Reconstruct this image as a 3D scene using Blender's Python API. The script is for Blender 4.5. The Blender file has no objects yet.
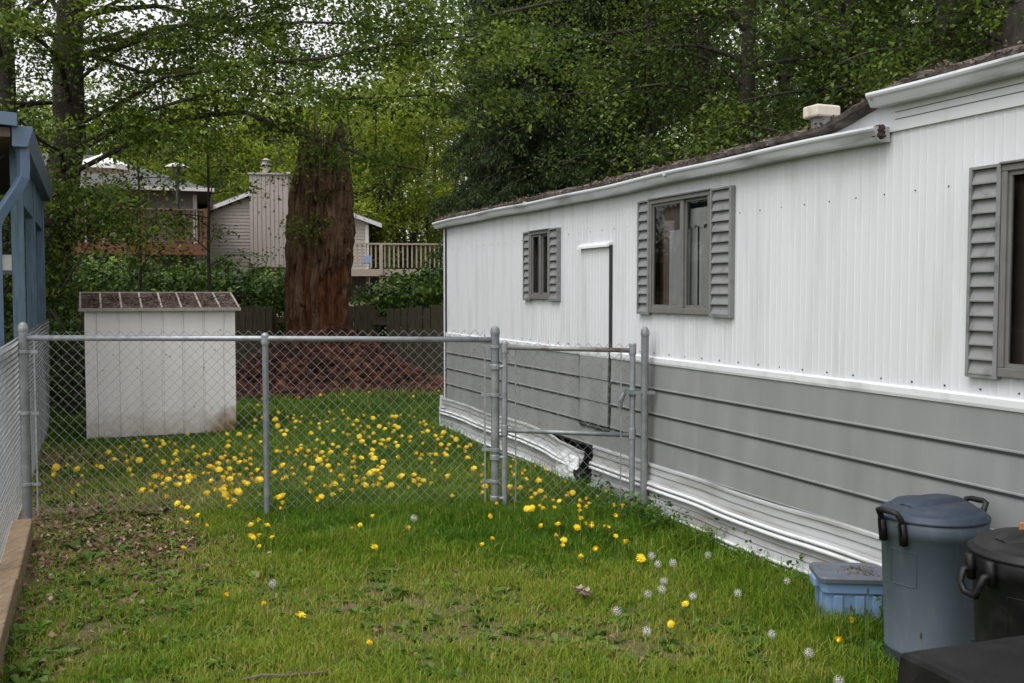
import bpy, math, random
import numpy as np
from mathutils import Vector, noise as mnoise

R = math.radians
SC = bpy.context.scene
COL = SC.collection
rnd = random.Random(7)
F = 1000.0
HEYE = 1.6
PITCH = math.atan(48.5 / F)

# ------------------------------------------------------------------ survey helpers (photo bearing -> real place)
def ray(px, py):
    a = (px - 512) / F
    b = (341.5 - py) / F
    return (a, math.cos(PITCH) + b * math.sin(PITCH), -math.sin(PITCH) + b * math.cos(PITCH))

def at(px, py, Y):
    d = ray(px, py)
    t = Y / d[1]
    return Vector((d[0] * t, Y, HEYE + d[2] * t))

def on(px, py, z=0.0):
    d = ray(px, py)
    t = (z - HEYE) / d[2]
    return Vector((d[0] * t, d[1] * t, z))

# ------------------------------------------------------------------ mesh builder
class MB:
    def __init__(s):
        s.v = []
        s.f = []
    def quad(s, a, b, c, d):
        n = len(s.v)
        s.v += [tuple(a), tuple(b), tuple(c), tuple(d)]
        s.f.append((n, n + 1, n + 2, n + 3))
    def box(s, x0, x1, y0, y1, z0, z1):
        n = len(s.v)
        s.v += [(x0, y0, z0), (x1, y0, z0), (x1, y1, z0), (x0, y1, z0), (x0, y0, z1), (x1, y0, z1), (x1, y1, z1), (x0, y1, z1)]
        s.f += [tuple(n + i for i in q) for q in ((3, 2, 1, 0), (4, 5, 6, 7), (0, 1, 5, 4), (1, 2, 6, 5), (2, 3, 7, 6), (3, 0, 4, 7))]
        return s
    def beam(s, a, b, w, h, up=(0, 0, 1)):
        a = Vector(a); b = Vector(b)
        d = (b - a).normalized()
        u = Vector(up)
        side = d.cross(u)
        if side.length < 1e-4:
            side = d.cross(Vector((1, 0, 0)))
        side.normalize()
        u = side.cross(d).normalized()
        n = len(s.v)
        for p in (a, b):
            for i, j in ((-1, -1), (1, -1), (1, 1), (-1, 1)):
                s.v.append(tuple(p + side * (i * w / 2) + u * (j * h / 2)))
        s.f += [tuple(n + i for i in q) for q in ((3, 2, 1, 0), (4, 5, 6, 7), (0, 1, 5, 4), (1, 2, 6, 5), (2, 3, 7, 6), (3, 0, 4, 7))]
        return s
    def tube(s, pts, radii, n=8, cap=True):
        pts = [Vector(p) for p in pts]
        if not hasattr(radii, '__len__'):
            radii = [radii] * len(pts)
        base = len(s.v)
        ref = None
        for i, p in enumerate(pts):
            d = (pts[min(i + 1, len(pts) - 1)] - pts[max(i - 1, 0)])
            if d.length < 1e-9:
                d = Vector((0, 0, 1))
            d.normalize()
            if ref is None:
                ref = d.cross(Vector((0.31, 0.95, 0.05)))
                if ref.length < 1e-3:
                    ref = d.cross(Vector((1, 0, 0)))
            ref = (ref - d * ref.dot(d))
            if ref.length < 1e-6:
                ref = d.orthogonal()
            ref.normalize()
            b = d.cross(ref)
            for k in range(n):
                a = 2 * math.pi * k / n
                s.v.append(tuple(p + (ref * math.cos(a) + b * math.sin(a)) * radii[i]))
        for i in range(len(pts) - 1):
            for k in range(n):
                k2 = (k + 1) % n
                s.f.append((base + i * n + k, base + i * n + k2, base + (i + 1) * n + k2, base + (i + 1) * n + k))
        if cap:
            s.f.append(tuple(base + k for k in range(n - 1, -1, -1)))
            e = base + (len(pts) - 1) * n
            s.f.append(tuple(e + k for k in range(n)))
        return s
    def lathe(s, prof, c=(0, 0, 0), n=24, squash=None, ang0=0.0):
        base = len(s.v)
        for (r, z) in prof:
            for k in range(n):
                a = ang0 + 2 * math.pi * k / n
                s.v.append((c[0] + r * math.cos(a), c[1] + r * math.sin(a), c[2] + z))
        for i in range(len(prof) - 1):
            for k in range(n):
                k2 = (k + 1) % n
                s.f.append((base + i * n + k, base + i * n + k2, base + (i + 1) * n + k2, base + (i + 1) * n + k))
        s.f.append(tuple(base + k for k in range(n - 1, -1, -1)))
        e = base + (len(prof) - 1) * n
        s.f.append(tuple(e + k for k in range(n)))
        return s
    def prism(s, poly, axis, a, b):
        """poly: 2-D outline, extruded along axis 'x'|'y'|'z' from a to b"""
        n = len(s.v); m = len(poly)
        for t in (a, b):
            for (p, q) in poly:
                s.v.append({'x': (t, p, q), 'y': (p, t, q), 'z': (p, q, t)}[axis])
        s.f.append(tuple(n + i for i in range(m - 1, -1, -1)))
        s.f.append(tuple(n + m + i for i in range(m)))
        for i in range(m):
            j = (i + 1) % m
            s.f.append((n + i, n + j, n + m + j, n + m + i))
        return s
    def grid(s, rows):
        n = len(s.v); w = len(rows[0])
        for r in rows:
            s.v += [tuple(p) for p in r]
        for i in range(len(rows) - 1):
            for j in range(w - 1):
                s.f.append((n + i * w + j, n + i * w + j + 1, n + (i + 1) * w + j + 1, n + (i + 1) * w + j))
        return s
    def build(s, name, mat, parent=None, origin=(0, 0, 0), smooth=False, bevel=0.0, thick=0.0, recalc=True):
        ox, oy, oz = origin
        me = bpy.data.meshes.new(name)
        me.from_pydata([(x - ox, y - oy, z - oz) for x, y, z in s.v], [], s.f)
        if recalc:
            import bmesh
            bm = bmesh.new(); bm.from_mesh(me)
            bmesh.ops.recalc_face_normals(bm, faces=bm.faces)
            bm.to_mesh(me); bm.free()
        me.materials.append(mat)
        o = bpy.data.objects.new(name, me)
        COL.objects.link(o)
        if smooth:
            for p in me.polygons:
                p.use_smooth = True
        if parent is not None:
            o.parent = parent
        else:
            o.location = origin
        if thick:
            m = o.modifiers.new('t', 'SOLIDIFY'); m.thickness = thick; m.offset = 0
        if bevel:
            m = o.modifiers.new('b', 'BEVEL'); m.width = bevel; m.segments = 2; m.limit_method = 'ANGLE'
        return o

def tag(o, label=None, cat=None, group=None, kind=None):
    if label: o['label'] = label
    if cat: o['category'] = cat
    if group: o['group'] = group
    if kind: o['kind'] = kind
    return o

def empty(name, loc, label, cat, rz=0.0, group=None):
    o = bpy.data.objects.new(name, None)
    COL.objects.link(o)
    o.location = loc
    o.rotation_euler = (0, 0, rz)
    o.empty_display_size = 0.2
    return tag(o, label, cat, group)

def np_mesh(name, co, faces_n, mat, tint=None, parent=None, origin=(0, 0, 0), loop_idx=None, extra=None):
    """co (N,3); faces_n: list of face sizes as array; loop_idx: vertex index per loop"""
    me = bpy.data.meshes.new(name)
    co = np.asarray(co, np.float32) - np.asarray(origin, np.float32)
    me.vertices.add(len(co))
    me.vertices.foreach_set('co', co.ravel())
    me.loops.add(len(loop_idx))
    me.loops.foreach_set('vertex_index', np.asarray(loop_idx, np.int32))
    starts = np.concatenate(([0], np.cumsum(faces_n)[:-1])).astype(np.int32)
    me.polygons.add(len(faces_n))
    me.polygons.foreach_set('loop_start', starts)
    me.polygons.foreach_set('loop_total', np.asarray(faces_n, np.int32))
    me.update(calc_edges=True)
    if tint is not None:
        a = me.attributes.new('tint', 'FLOAT', 'POINT')
        a.data.foreach_set('value', np.asarray(tint, np.float32))
    me.materials.append(mat)
    o = bpy.data.objects.new(name, me)
    COL.objects.link(o)
    if parent is not None:
        o.parent = parent
    else:
        o.location = origin
    return o

# ------------------------------------------------------------------ materials
def new_mat(name):
    m = bpy.data.materials.new(name)
    m.use_nodes = True
    nt = m.node_tree
    return m, nt, nt.nodes['Principled BSDF'], nt.nodes['Material Output']

def mat(name, col, rough=0.6, metal=0.0, var=0.15, scale=8.0, bump=0.0, bscale=None, stretch=None, dirt=None, dirt_scale=2.0, dirt_lo=0.5, dirt_hi=0.75, spec=0.4, detail=5):
    m, nt, b, out = new_mat(name)
    L = nt.links.new; N = nt.nodes.new
    tc = N('ShaderNodeTexCoord')
    mp = N('ShaderNodeMapping')
    L(tc.outputs['Object'], mp.inputs[0])
    if stretch:
        mp.inputs['Scale'].default_value = stretch
    nz = N('ShaderNodeTexNoise'); nz.inputs['Scale'].default_value = scale; nz.inputs['Detail'].default_value = detail
    L(mp.outputs[0], nz.inputs['Vector'])
    rp = N('ShaderNodeValToRGB')
    rp.color_ramp.elements[0].position = 0.3; rp.color_ramp.elements[1].position = 0.7
    rp.color_ramp.elements[0].color = tuple(c * (1 - var) for c in col) + (1,)
    rp.color_ramp.elements[1].color = tuple(min(1, c * (1 + var)) for c in col) + (1,)
    L(nz.outputs[0], rp.inputs[0])
    src = rp.outputs[0]
    if dirt:
        n2 = N('ShaderNodeTexNoise'); n2.inputs['Scale'].default_value = dirt_scale; n2.inputs['Detail'].default_value = 7
        L(mp.outputs[0], n2.inputs['Vector'])
        r2 = N('ShaderNodeMapRange'); r2.inputs[1].default_value = dirt_lo; r2.inputs[2].default_value = dirt_hi
        L(n2.outputs[0], r2.inputs[0])
        mx = N('ShaderNodeMix'); mx.data_type = 'RGBA'
        mx.inputs[7].default_value = tuple(dirt) + (1,)
        L(r2.outputs[0], mx.inputs[0]); L(src, mx.inputs[6])
        src = mx.outputs[2]
    L(src, b.inputs['Base Color'])
    b.inputs['Roughness'].default_value = rough
    b.inputs['Metallic'].default_value = metal
    b.inputs['Specular IOR Level'].default_value = spec
    if bump:
        bp = N('ShaderNodeBump'); bp.inputs['Strength'].default_value = bump; bp.inputs['Distance'].default_value = 0.02
        n3 = N('ShaderNodeTexNoise'); n3.inputs['Scale'].default_value = bscale or scale * 3; n3.inputs['Detail'].default_value = 6
        L(mp.outputs[0], n3.inputs['Vector'])
        L(n3.outputs[0], bp.inputs['Height']); L(bp.outputs[0], b.inputs['Normal'])
    return m

def ramp_mat(name, stops, rough=0.5, trans=0.0, spec=0.3, attr='tint'):
    m, nt, b, out = new_mat(name)
    L = nt.links.new; N = nt.nodes.new
    at_ = N('ShaderNodeAttribute'); at_.attribute_name = attr
    rp = N('ShaderNodeValToRGB')
    els = rp.color_ramp.elements
    els[0].position = stops[0][0]; els[0].color = tuple(stops[0][1]) + (1,)
    els[1].position = stops[-1][0]; els[1].color = tuple(stops[-1][1]) + (1,)
    for p, c in stops[1:-1]:
        e = els.new(p); e.color = tuple(c) + (1,)
    L(at_.outputs['Fac'], rp.inputs[0])
    L(rp.outputs[0], b.inputs['Base Color'])
    b.inputs['Roughness'].default_value = rough
    b.inputs['Specular IOR Level'].default_value = spec
    if trans:
        tr = N('ShaderNodeBsdfTranslucent')
        hs = N('ShaderNodeHueSaturation'); hs.inputs['Value'].default_value = 1.25; hs.inputs['Hue'].default_value = 0.485
        L(rp.outputs[0], hs.inputs['Color']); L(hs.outputs[0], tr.inputs['Color'])
        ms = N('ShaderNodeMixShader'); ms.inputs[0].default_value = trans
        L(b.outputs[0], ms.inputs[1]); L(tr.outputs[0], ms.inputs[2]); L(ms.outputs[0], out.inputs['Surface'])
    return m

M = {}
M['white_siding'] = mat('white_siding', (0.63, 0.64, 0.665), 0.45, var=0.03, scale=3, stretch=(1, 1, 0.12), dirt=(0.43, 0.435, 0.42), dirt_scale=8, dirt_lo=0.5, dirt_hi=0.9, bump=0.25, bscale=2.2)
M['white_trim'] = mat('white_trim', (0.68, 0.69, 0.71), 0.45, var=0.06, scale=6, dirt=(0.36, 0.36, 0.34), dirt_scale=6, dirt_lo=0.5, dirt_hi=0.85)
M['grey_siding'] = mat('grey_siding', (0.232, 0.238, 0.24), 0.5, var=0.12, scale=4, stretch=(1, 1, 0.25), dirt=(0.29, 0.295, 0.295), dirt_scale=5, dirt_lo=0.5, dirt_hi=0.8, bump=0.25, bscale=1.8)
M['seam_and_shade'] = mat('seam_and_shade', (0.03, 0.031, 0.033), 0.55, var=0.1)
M['skirt_metal'] = mat('skirt_metal', (0.46, 0.47, 0.48), 0.4, metal=0.15, var=0.08, scale=5, dirt=(0.2, 0.19, 0.17), dirt_scale=5, dirt_lo=0.45, dirt_hi=0.75, stretch=(0.3, 1, 2.2))
M['shutter'] = mat('shutter_grey', (0.2, 0.205, 0.205), 0.55, var=0.08, scale=10, dirt=(0.1, 0.1, 0.095), dirt_scale=12, dirt_lo=0.55, dirt_hi=0.8)
M['win_frame'] = mat('window_frame_bronze', (0.15, 0.148, 0.14), 0.45, var=0.12, scale=12)
M['gutter'] = mat('gutter_white', (0.56, 0.575, 0.6), 0.4, var=0.06, scale=4, dirt=(0.22, 0.22, 0.2), dirt_scale=3.5, dirt_lo=0.52, dirt_hi=0.72, stretch=(0.5, 1, 2.5))
M['roof_moss'] = mat('roof_weathered', (0.07, 0.055, 0.047), 0.9, var=0.5, scale=14, bump=0.6, bscale=45, dirt=(0.15, 0.135, 0.12), dirt_scale=9, dirt_lo=0.5, dirt_hi=0.66)
M['rust'] = mat('rusty_brown', (0.045, 0.026, 0.02), 0.85, var=0.4, scale=30, bump=0.4)
M['galv'] = mat('galvanised_steel', (0.30, 0.315, 0.33), 0.42, metal=0.45, var=0.14, scale=20, dirt=(0.2, 0.21, 0.22), dirt_scale=14)
M['galv_post'] = mat('galvanised_post', (0.19, 0.205, 0.21), 0.5, metal=0.35, var=0.15, scale=16, dirt=(0.3, 0.31, 0.31), dirt_scale=9)
M['galv_rust'] = mat('rusting_pipe', (0.22, 0.22, 0.215), 0.5, metal=0.35, var=0.2, scale=16, dirt=(0.14, 0.085, 0.065), dirt_scale=9, dirt_lo=0.52, dirt_hi=0.66)
M['wire'] = mat('chain_link_wire', (0.26, 0.27, 0.275), 0.45, metal=0.3, var=0.12, scale=6)
M['shed_white'] = mat('shed_panel', (0.46, 0.45, 0.445), 0.55, var=0.05, scale=4, dirt=(0.36, 0.33, 0.3), dirt_scale=3, dirt_lo=0.5, dirt_hi=0.85)
M['shed_rib'] = mat('shed_roof_rib', (0.27, 0.235, 0.21), 0.6, var=0.2, scale=14)
M['leafy_roof'] = mat('shed_roof_litter', (0.045, 0.028, 0.02), 0.95, var=0.7, scale=16, bump=1.0, bscale=60, dirt=(0.1, 0.09, 0.075), dirt_scale=12, dirt_lo=0.52, dirt_hi=0.65)
M['blue_paint'] = mat('blue_paint', (0.095, 0.155, 0.205), 0.6, var=0.15, scale=9, stretch=(4, 4, 0.5), dirt=(0.06, 0.085, 0.1), dirt_scale=7, dirt_lo=0.5, dirt_hi=0.8, bump=0.4)
M['blue_gutter'] = mat('blue_gutter', (0.095, 0.145, 0.215), 0.4, var=0.06, scale=9)
M['soffit'] = mat('brown_soffit', (0.13, 0.09, 0.075), 0.7, var=0.2, scale=12)
M['lattice'] = mat('dark_lattice', (0.09, 0.1, 0.1), 0.7)
M['timber'] = mat('weathered_timber', (0.215, 0.155, 0.095), 0.85, var=0.25, scale=7, stretch=(6, 1, 6), bump=0.5, bscale=20, dirt=(0.14, 0.1, 0.07), dirt_scale=5)
M['fence_wood'] = mat('old_fence_board', (0.07, 0.058, 0.036), 0.9, var=0.35, scale=8, stretch=(6, 6, 0.6), bump=0.5, dirt=(0.05, 0.055, 0.03), dirt_scale=4)
M['bin_blue'] = mat('slate_blue_plastic', (0.066, 0.088, 0.108), 0.5, var=0.12, scale=5, stretch=(1, 1, 0.3), dirt=(0.11, 0.125, 0.13), dirt_scale=16, dirt_lo=0.52, dirt_hi=0.85, bump=0.08)
M['bin_lid'] = mat('navy_plastic', (0.022, 0.034, 0.055), 0.55, var=0.15, scale=6, dirt=(0.05, 0.058, 0.068), dirt_scale=22, dirt_lo=0.5, dirt_hi=0.8)
M['black_plastic'] = mat('black_plastic', (0.008, 0.008, 0.009), 0.5, var=0.2, scale=10, dirt=(0.022, 0.021, 0.02), dirt_scale=14, dirt_lo=0.48, dirt_hi=0.75, spec=0.3)
M['tote_blue'] = mat('light_blue_plastic', (0.16, 0.26, 0.41), 0.4, var=0.06, scale=6, dirt=(0.16, 0.24, 0.34), dirt_scale=7)
M['tote_lid'] = mat('grey_blue_lid', (0.1, 0.115, 0.14), 0.55, var=0.15, scale=12, dirt=(0.12, 0.11, 0.1), dirt_scale=18, dirt_lo=0.55, dirt_hi=0.68)
M['cover'] = mat('black_vinyl', (0.008, 0.0075, 0.0082), 0.6, var=0.3, scale=5, bump=0.35, bscale=7, dirt=(0.016, 0.015, 0.014), dirt_scale=11, dirt_lo=0.5, dirt_hi=0.75, spec=0.22)
M['offcut'] = mat('orange_wood', (0.33, 0.15, 0.06), 0.7, var=0.25, scale=20, stretch=(1, 6, 6))
M['bark_dark'] = mat('dark_bark', (0.045, 0.036, 0.028), 0.95, var=0.45, scale=12, stretch=(1, 1, 0.3), bump=1.0, bscale=30)
M['bark_grey'] = mat('grey_bark', (0.05, 0.043, 0.035), 0.95, var=0.4, scale=10, stretch=(1, 1, 0.3), bump=0.8, bscale=26)
M['twig'] = mat('twig_bark', (0.05, 0.04, 0.03), 0.9, var=0.3)
M['stick'] = mat('dead_stick', (0.1, 0.08, 0.055), 0.9, var=0.4, scale=30)
M['house_grey'] = mat('grey_lap_siding', (0.17, 0.168, 0.155), 0.7, var=0.06)
M['house_beige'] = mat('beige_siding', (0.36, 0.325, 0.29), 0.65, var=0.05)
M['house_white'] = mat('white_house_trim', (0.6, 0.59, 0.58), 0.5, var=0.04)
M['shingle'] = mat('grey_shingle', (0.085, 0.083, 0.08), 0.9, var=0.2, scale=12, bump=0.4, stretch=(1, 1, 3))
M['deck_red'] = mat('red_brown_deck_stain', (0.15, 0.058, 0.03), 0.7, var=0.25, scale=10)
M['deck_rail'] = mat('deck_handrail', (0.18, 0.12, 0.09), 0.7, var=0.2, scale=10)
M['deck_beige'] = mat('beige_deck_paint', (0.36, 0.31, 0.25), 0.65, var=0.08)
M['canvas'] = mat('white_canvas', (0.85, 0.85, 0.84), 0.8, var=0.03)
M['steel_dark'] = mat('dark_steel', (0.06, 0.06, 0.06), 0.45, metal=0.5, var=0.1)
M['steel_pale'] = mat('pale_steel', (0.55, 0.53, 0.49), 0.45, metal=0.3, var=0.08)
M['chimney_cap'] = mat('chimney_pipe', (0.3, 0.27, 0.24), 0.6, var=0.2)
M['vent'] = mat('cream_vent', (0.62, 0.58, 0.49), 0.5, var=0.1, scale=14, dirt=(0.35, 0.3, 0.22), dirt_scale=14)
M['interior'] = mat('room_wall', (0.3, 0.24, 0.2), 0.9, var=0.15)
M['curtain'] = mat('sheer_curtain', (0.75, 0.75, 0.73), 0.9, var=0.08, scale=9)
M['curtain_brown'] = mat('brown_drape', (0.3, 0.215, 0.18), 0.9, var=0.12, scale=9)
M['screen'] = mat('insect_screen', (0.2, 0.195, 0.185), 0.7, var=0.1)
M['blue_toy'] = mat('blue_plastic', (0.06, 0.13, 0.36), 0.4)
M['dark_void'] = mat('void_shade', (0.02, 0.02, 0.02), 0.9)
M['petal'] = mat('dandelion_petal', (0.83, 0.58, 0.012), 0.6, var=0.16, scale=60)
M['petal_deep'] = mat('dandelion_centre', (0.8, 0.52, 0.01), 0.65, var=0.15, scale=60)
M['stem'] = mat('dandelion_stem', (0.12, 0.16, 0.045), 0.55, var=0.2)
M['puff'] = mat('seed_head_down', (0.62, 0.6, 0.56), 0.9, var=0.1)
M['puff_core'] = mat('seed_head_core', (0.2, 0.17, 0.13), 0.9, var=0.2)
M['plantain'] = mat('brown_seed_spike', (0.05, 0.04, 0.025), 0.9, var=0.3)

def glass_mat():
    m, nt, b, out = new_mat('window_glass')
    N = nt.nodes.new; L = nt.links.new
    nt.nodes.remove(b)
    tr = N('ShaderNodeBsdfTransparent'); tr.inputs[0].default_value = (0.88, 0.9, 0.89, 1)
    gl = N('ShaderNodeBsdfGlossy'); gl.inputs['Roughness'].default_value = 0.02; gl.inputs['Color'].default_value = (0.9, 0.9, 0.9, 1)
    fr = N('ShaderNodeFresnel'); fr.inputs[0].default_value = 1.5
    ms = N('ShaderNodeMixShader')
    L(fr.outputs[0], ms.inputs[0]); L(tr.outputs[0], ms.inputs[1]); L(gl.outputs[0], ms.inputs[2]); L(ms.outputs[0], out.inputs['Surface'])
    return m
M['glass'] = glass_mat()

G_ = lambda *a: a
M['leaf_alder'] = ramp_mat('alder_leaves', [(0, (0.022, 0.046, 0.006)), (0.5, (0.07, 0.125, 0.014)), (1, (0.19, 0.27, 0.03))], 0.5, 0.4)
M['leaf_maple'] = ramp_mat('maple_leaves', [(0, (0.09, 0.14, 0.014)), (0.5, (0.19, 0.26, 0.024)), (1, (0.32, 0.39, 0.04))], 0.55, 0.45)
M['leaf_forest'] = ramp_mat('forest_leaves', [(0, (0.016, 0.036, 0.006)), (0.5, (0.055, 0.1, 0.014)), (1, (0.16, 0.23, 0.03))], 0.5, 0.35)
M['leaf_cedar'] = ramp_mat('cedar_sprays', [(0, (0.01, 0.022, 0.007)), (0.6, (0.03, 0.055, 0.012)), (1, (0.075, 0.115, 0.02))], 0.65, 0.15)
M['leaf_laurel'] = ramp_mat('laurel_leaves', [(0, (0.014, 0.036, 0.006)), (0.6, (0.05, 0.105, 0.014)), (1, (0.15, 0.24, 0.03))], 0.5, 0.2, spec=0.3)
M['grass'] = ramp_mat('grass_blades', [(0, (0.036, 0.1, 0.008)), (0.4, (0.08, 0.175, 0.012)), (0.7, (0.18, 0.265, 0.02)), (0.88, (0.28, 0.3, 0.05)), (1, (0.4, 0.32, 0.14))], 0.6, 0.38, spec=0.15)
M['weed'] = ramp_mat('broad_weed_leaves', [(0, (0.04, 0.09, 0.015)), (0.6, (0.085, 0.16, 0.026)), (1, (0.17, 0.24, 0.06))], 0.6, 0.25, spec=0.2)
M['litter'] = ramp_mat('dead_leaves', [(0, (0.05, 0.03, 0.017)), (0.5, (0.14, 0.082, 0.05)), (0.8, (0.25, 0.165, 0.11)), (1, (0.38, 0.28, 0.2))], 0.8, 0.1)
M['debris'] = ramp_mat('rotten_wood_chips', [(0, (0.02, 0.009, 0.006)), (0.5, (0.075, 0.028, 0.017)), (1, (0.2, 0.075, 0.042))], 0.9)
M['moss_tuft'] = ramp_mat('roof_moss_tufts', [(0, (0.05, 0.035, 0.025)), (0.6, (0.12, 0.085, 0.06)), (1, (0.2, 0.17, 0.13))], 0.95)

# ------------------------------------------------------------------ numpy noise
def vnoise(x, y, seed=0):
    x = np.asarray(x, float); y = np.asarray(y, float)
    xi = np.floor(x).astype(np.int64); yi = np.floor(y).astype(np.int64)
    xf = x - xi; yf = y - yi
    xf = xf * xf * (3 - 2 * xf); yf = yf * yf * (3 - 2 * yf)
    def h(a, b):
        n = (a * 374761393 + b * 668265263 + seed * 974634777) & 0x7fffffff
        n = ((n ^ (n >> 13)) * 1274126177) & 0x7fffffff
        return ((n ^ (n >> 16)) & 0xffff) / 65535.0
    return (h(xi, yi) * (1 - xf) + h(xi + 1, yi) * xf) * (1 - yf) + (h(xi, yi + 1) * (1 - xf) + h(xi + 1, yi + 1) * xf) * yf

def fbm(x, y, seed=0, o=3):
    s = 0; a = 0.5; t = 0
    for i in range(o):
        s = s + a * vnoise(np.asarray(x) * 2 ** i, np.asarray(y) * 2 ** i, seed + i * 17); t += a; a *= 0.5
    return s / t

def sstep(a, b, x):
    t = np.clip((np.asarray(x, float) - a) / (b - a), 0, 1)
    return t * t * (3 - 2 * t)

STUMP = (-3.50, 18.0)
def terrain(x, y):
    x = np.asarray(x, float); y = np.asarray(y, float)
    z = 1.3 * sstep(22.5, 32, y) + 6.0 * sstep(48, 130, y) + 1.2 * sstep(-8, -20, x) * sstep(6, 18, y) * 0.4
    d = np.sqrt(((x - STUMP[0] - 0.15) / 1.85) ** 2 + ((y - STUMP[1]) / 1.75) ** 2)
    z = z + 1.15 * np.clip(1 - d, 0, 1) ** 1.0 * (0.85 + 0.3 * fbm(x * 2, y * 2, 5))
    z = z + 0.05 * (fbm(x * 0.8, y * 0.8, 3) - 0.5) * sstep(3, 6, np.hypot(x, y)) * 0.8
    return z

# ------------------------------------------------------------------ leaf clouds
def leaves(name, mat_, cen, rad, cnt, size, seed, parent=None, origin=(0, 0, 0), flat=0.6, droop=0.3, aspect=0.55, tint_mid=0.5, tint_var=0.17, clump_var=0.26, up=0.6, hang=0.0):
    rng = np.random.default_rng(seed)
    cen = np.asarray(cen, float); k = len(cen)
    rad = np.broadcast_to(np.asarray(rad, float), (k,))
    cnt = np.broadcast_to(np.asarray(cnt, int), (k,))
    idx = np.repeat(np.arange(k), cnt)
    n = len(idx)
    off = rng.normal(0, 0.5, (n, 3)); off[:, 2] *= flat
    p = cen[idx] + off * rad[idx][:, None]
    p[:, 2] -= droop * (off[:, 0] ** 2 + off[:, 1] ** 2) * rad[idx]
    az = rng.uniform(0, 2 * np.pi, n)
    el = rng.normal(-0.35 - hang, 0.45, n)
    d = np.stack([np.cos(az) * np.cos(el), np.sin(az) * np.cos(el), np.sin(el)], 1)
    nn = rng.normal(0, 1, (n, 3)); nn[:, 2] += up * 2
    side = np.cross(d, nn); side /= np.linalg.norm(side, axis=1)[:, None] + 1e-9
    nrm = np.cross(side, d)
    s = size * rng.uniform(0.65, 1.3, n)[:, None]
    a = p
    b = p + d * s * 0.45 + side * s * aspect * 0.5 + nrm * s * 0.06
    c = p + d * s
    e = p + d * s * 0.45 - side * s * aspect * 0.5 + nrm * s * 0.06
    co = np.stack([a, b, c, e], 1).reshape(-1, 3)
    ct = rng.normal(0, clump_var, k)
    t = np.clip(tint_mid + ct[idx] + rng.normal(0, tint_var, n), 0, 1)
    return np_mesh(name, co, np.full(n, 4), mat_, np.repeat(t, 4), parent, origin, np.arange(4 * n))

def curve_path(rng, p0, az, el, length, n=6, sag=0.25, jit=0.12):
    pts = [Vector(p0)]
    st = length / n
    for i in range(n):
        d = Vector((math.cos(az) * math.cos(el), math.sin(az) * math.cos(el), math.sin(el)))
        pts.append(pts[-1] + d * st)
        az += rng.gauss(0, jit * 1.5); el += rng.gauss(0, jit) - sag / n
    return pts

def sub_branches(rng, mb, path, r0, cens, n_sub, sub_len, clump_step, spread=1.0, sag=0.3, tw=3, start=0.25):
    """twigs along a limb; appends leaf clump centres"""
    m = len(path) - 1
    for k in range(n_sub):
        t = start + (1 - start) * (k + rng.random()) / n_sub
        i = min(int(t * m), m - 1); f = t * m - i
        p = path[i].lerp(path[i + 1], f)
        d = (path[i + 1] - path[i]).normalized()
        az = math.atan2(d.y, d.x) + rng.choice((-1, 1)) * rng.uniform(0.4, 1.2) * spread
        el = math.asin(max(-1, min(1, d.z))) * 0.5 + rng.uniform(-0.35, 0.45)
        L = sub_len * rng.uniform(0.6, 1.25) * (1.1 - 0.45 * t)
        q = curve_path(rng, p, az, el, L, 4, sag, 0.2)
        rr = max(0.004, r0 * (1 - 0.75 * t) * 0.4)
        mb.tube(q, [rr, rr * 0.8, rr * 0.6, rr * 0.45, rr * 0.3], tw, cap=False)
        for j in range(1, 5):
            nsp = max(1, int(L / 4 / clump_step))
            for u in range(nsp):
                cens.append(q[j - 1].lerp(q[j], (u + 1) / nsp) + Vector((rng.gauss(0, 0.07), rng.gauss(0, 0.07), rng.gauss(0, 0.05))))

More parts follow.
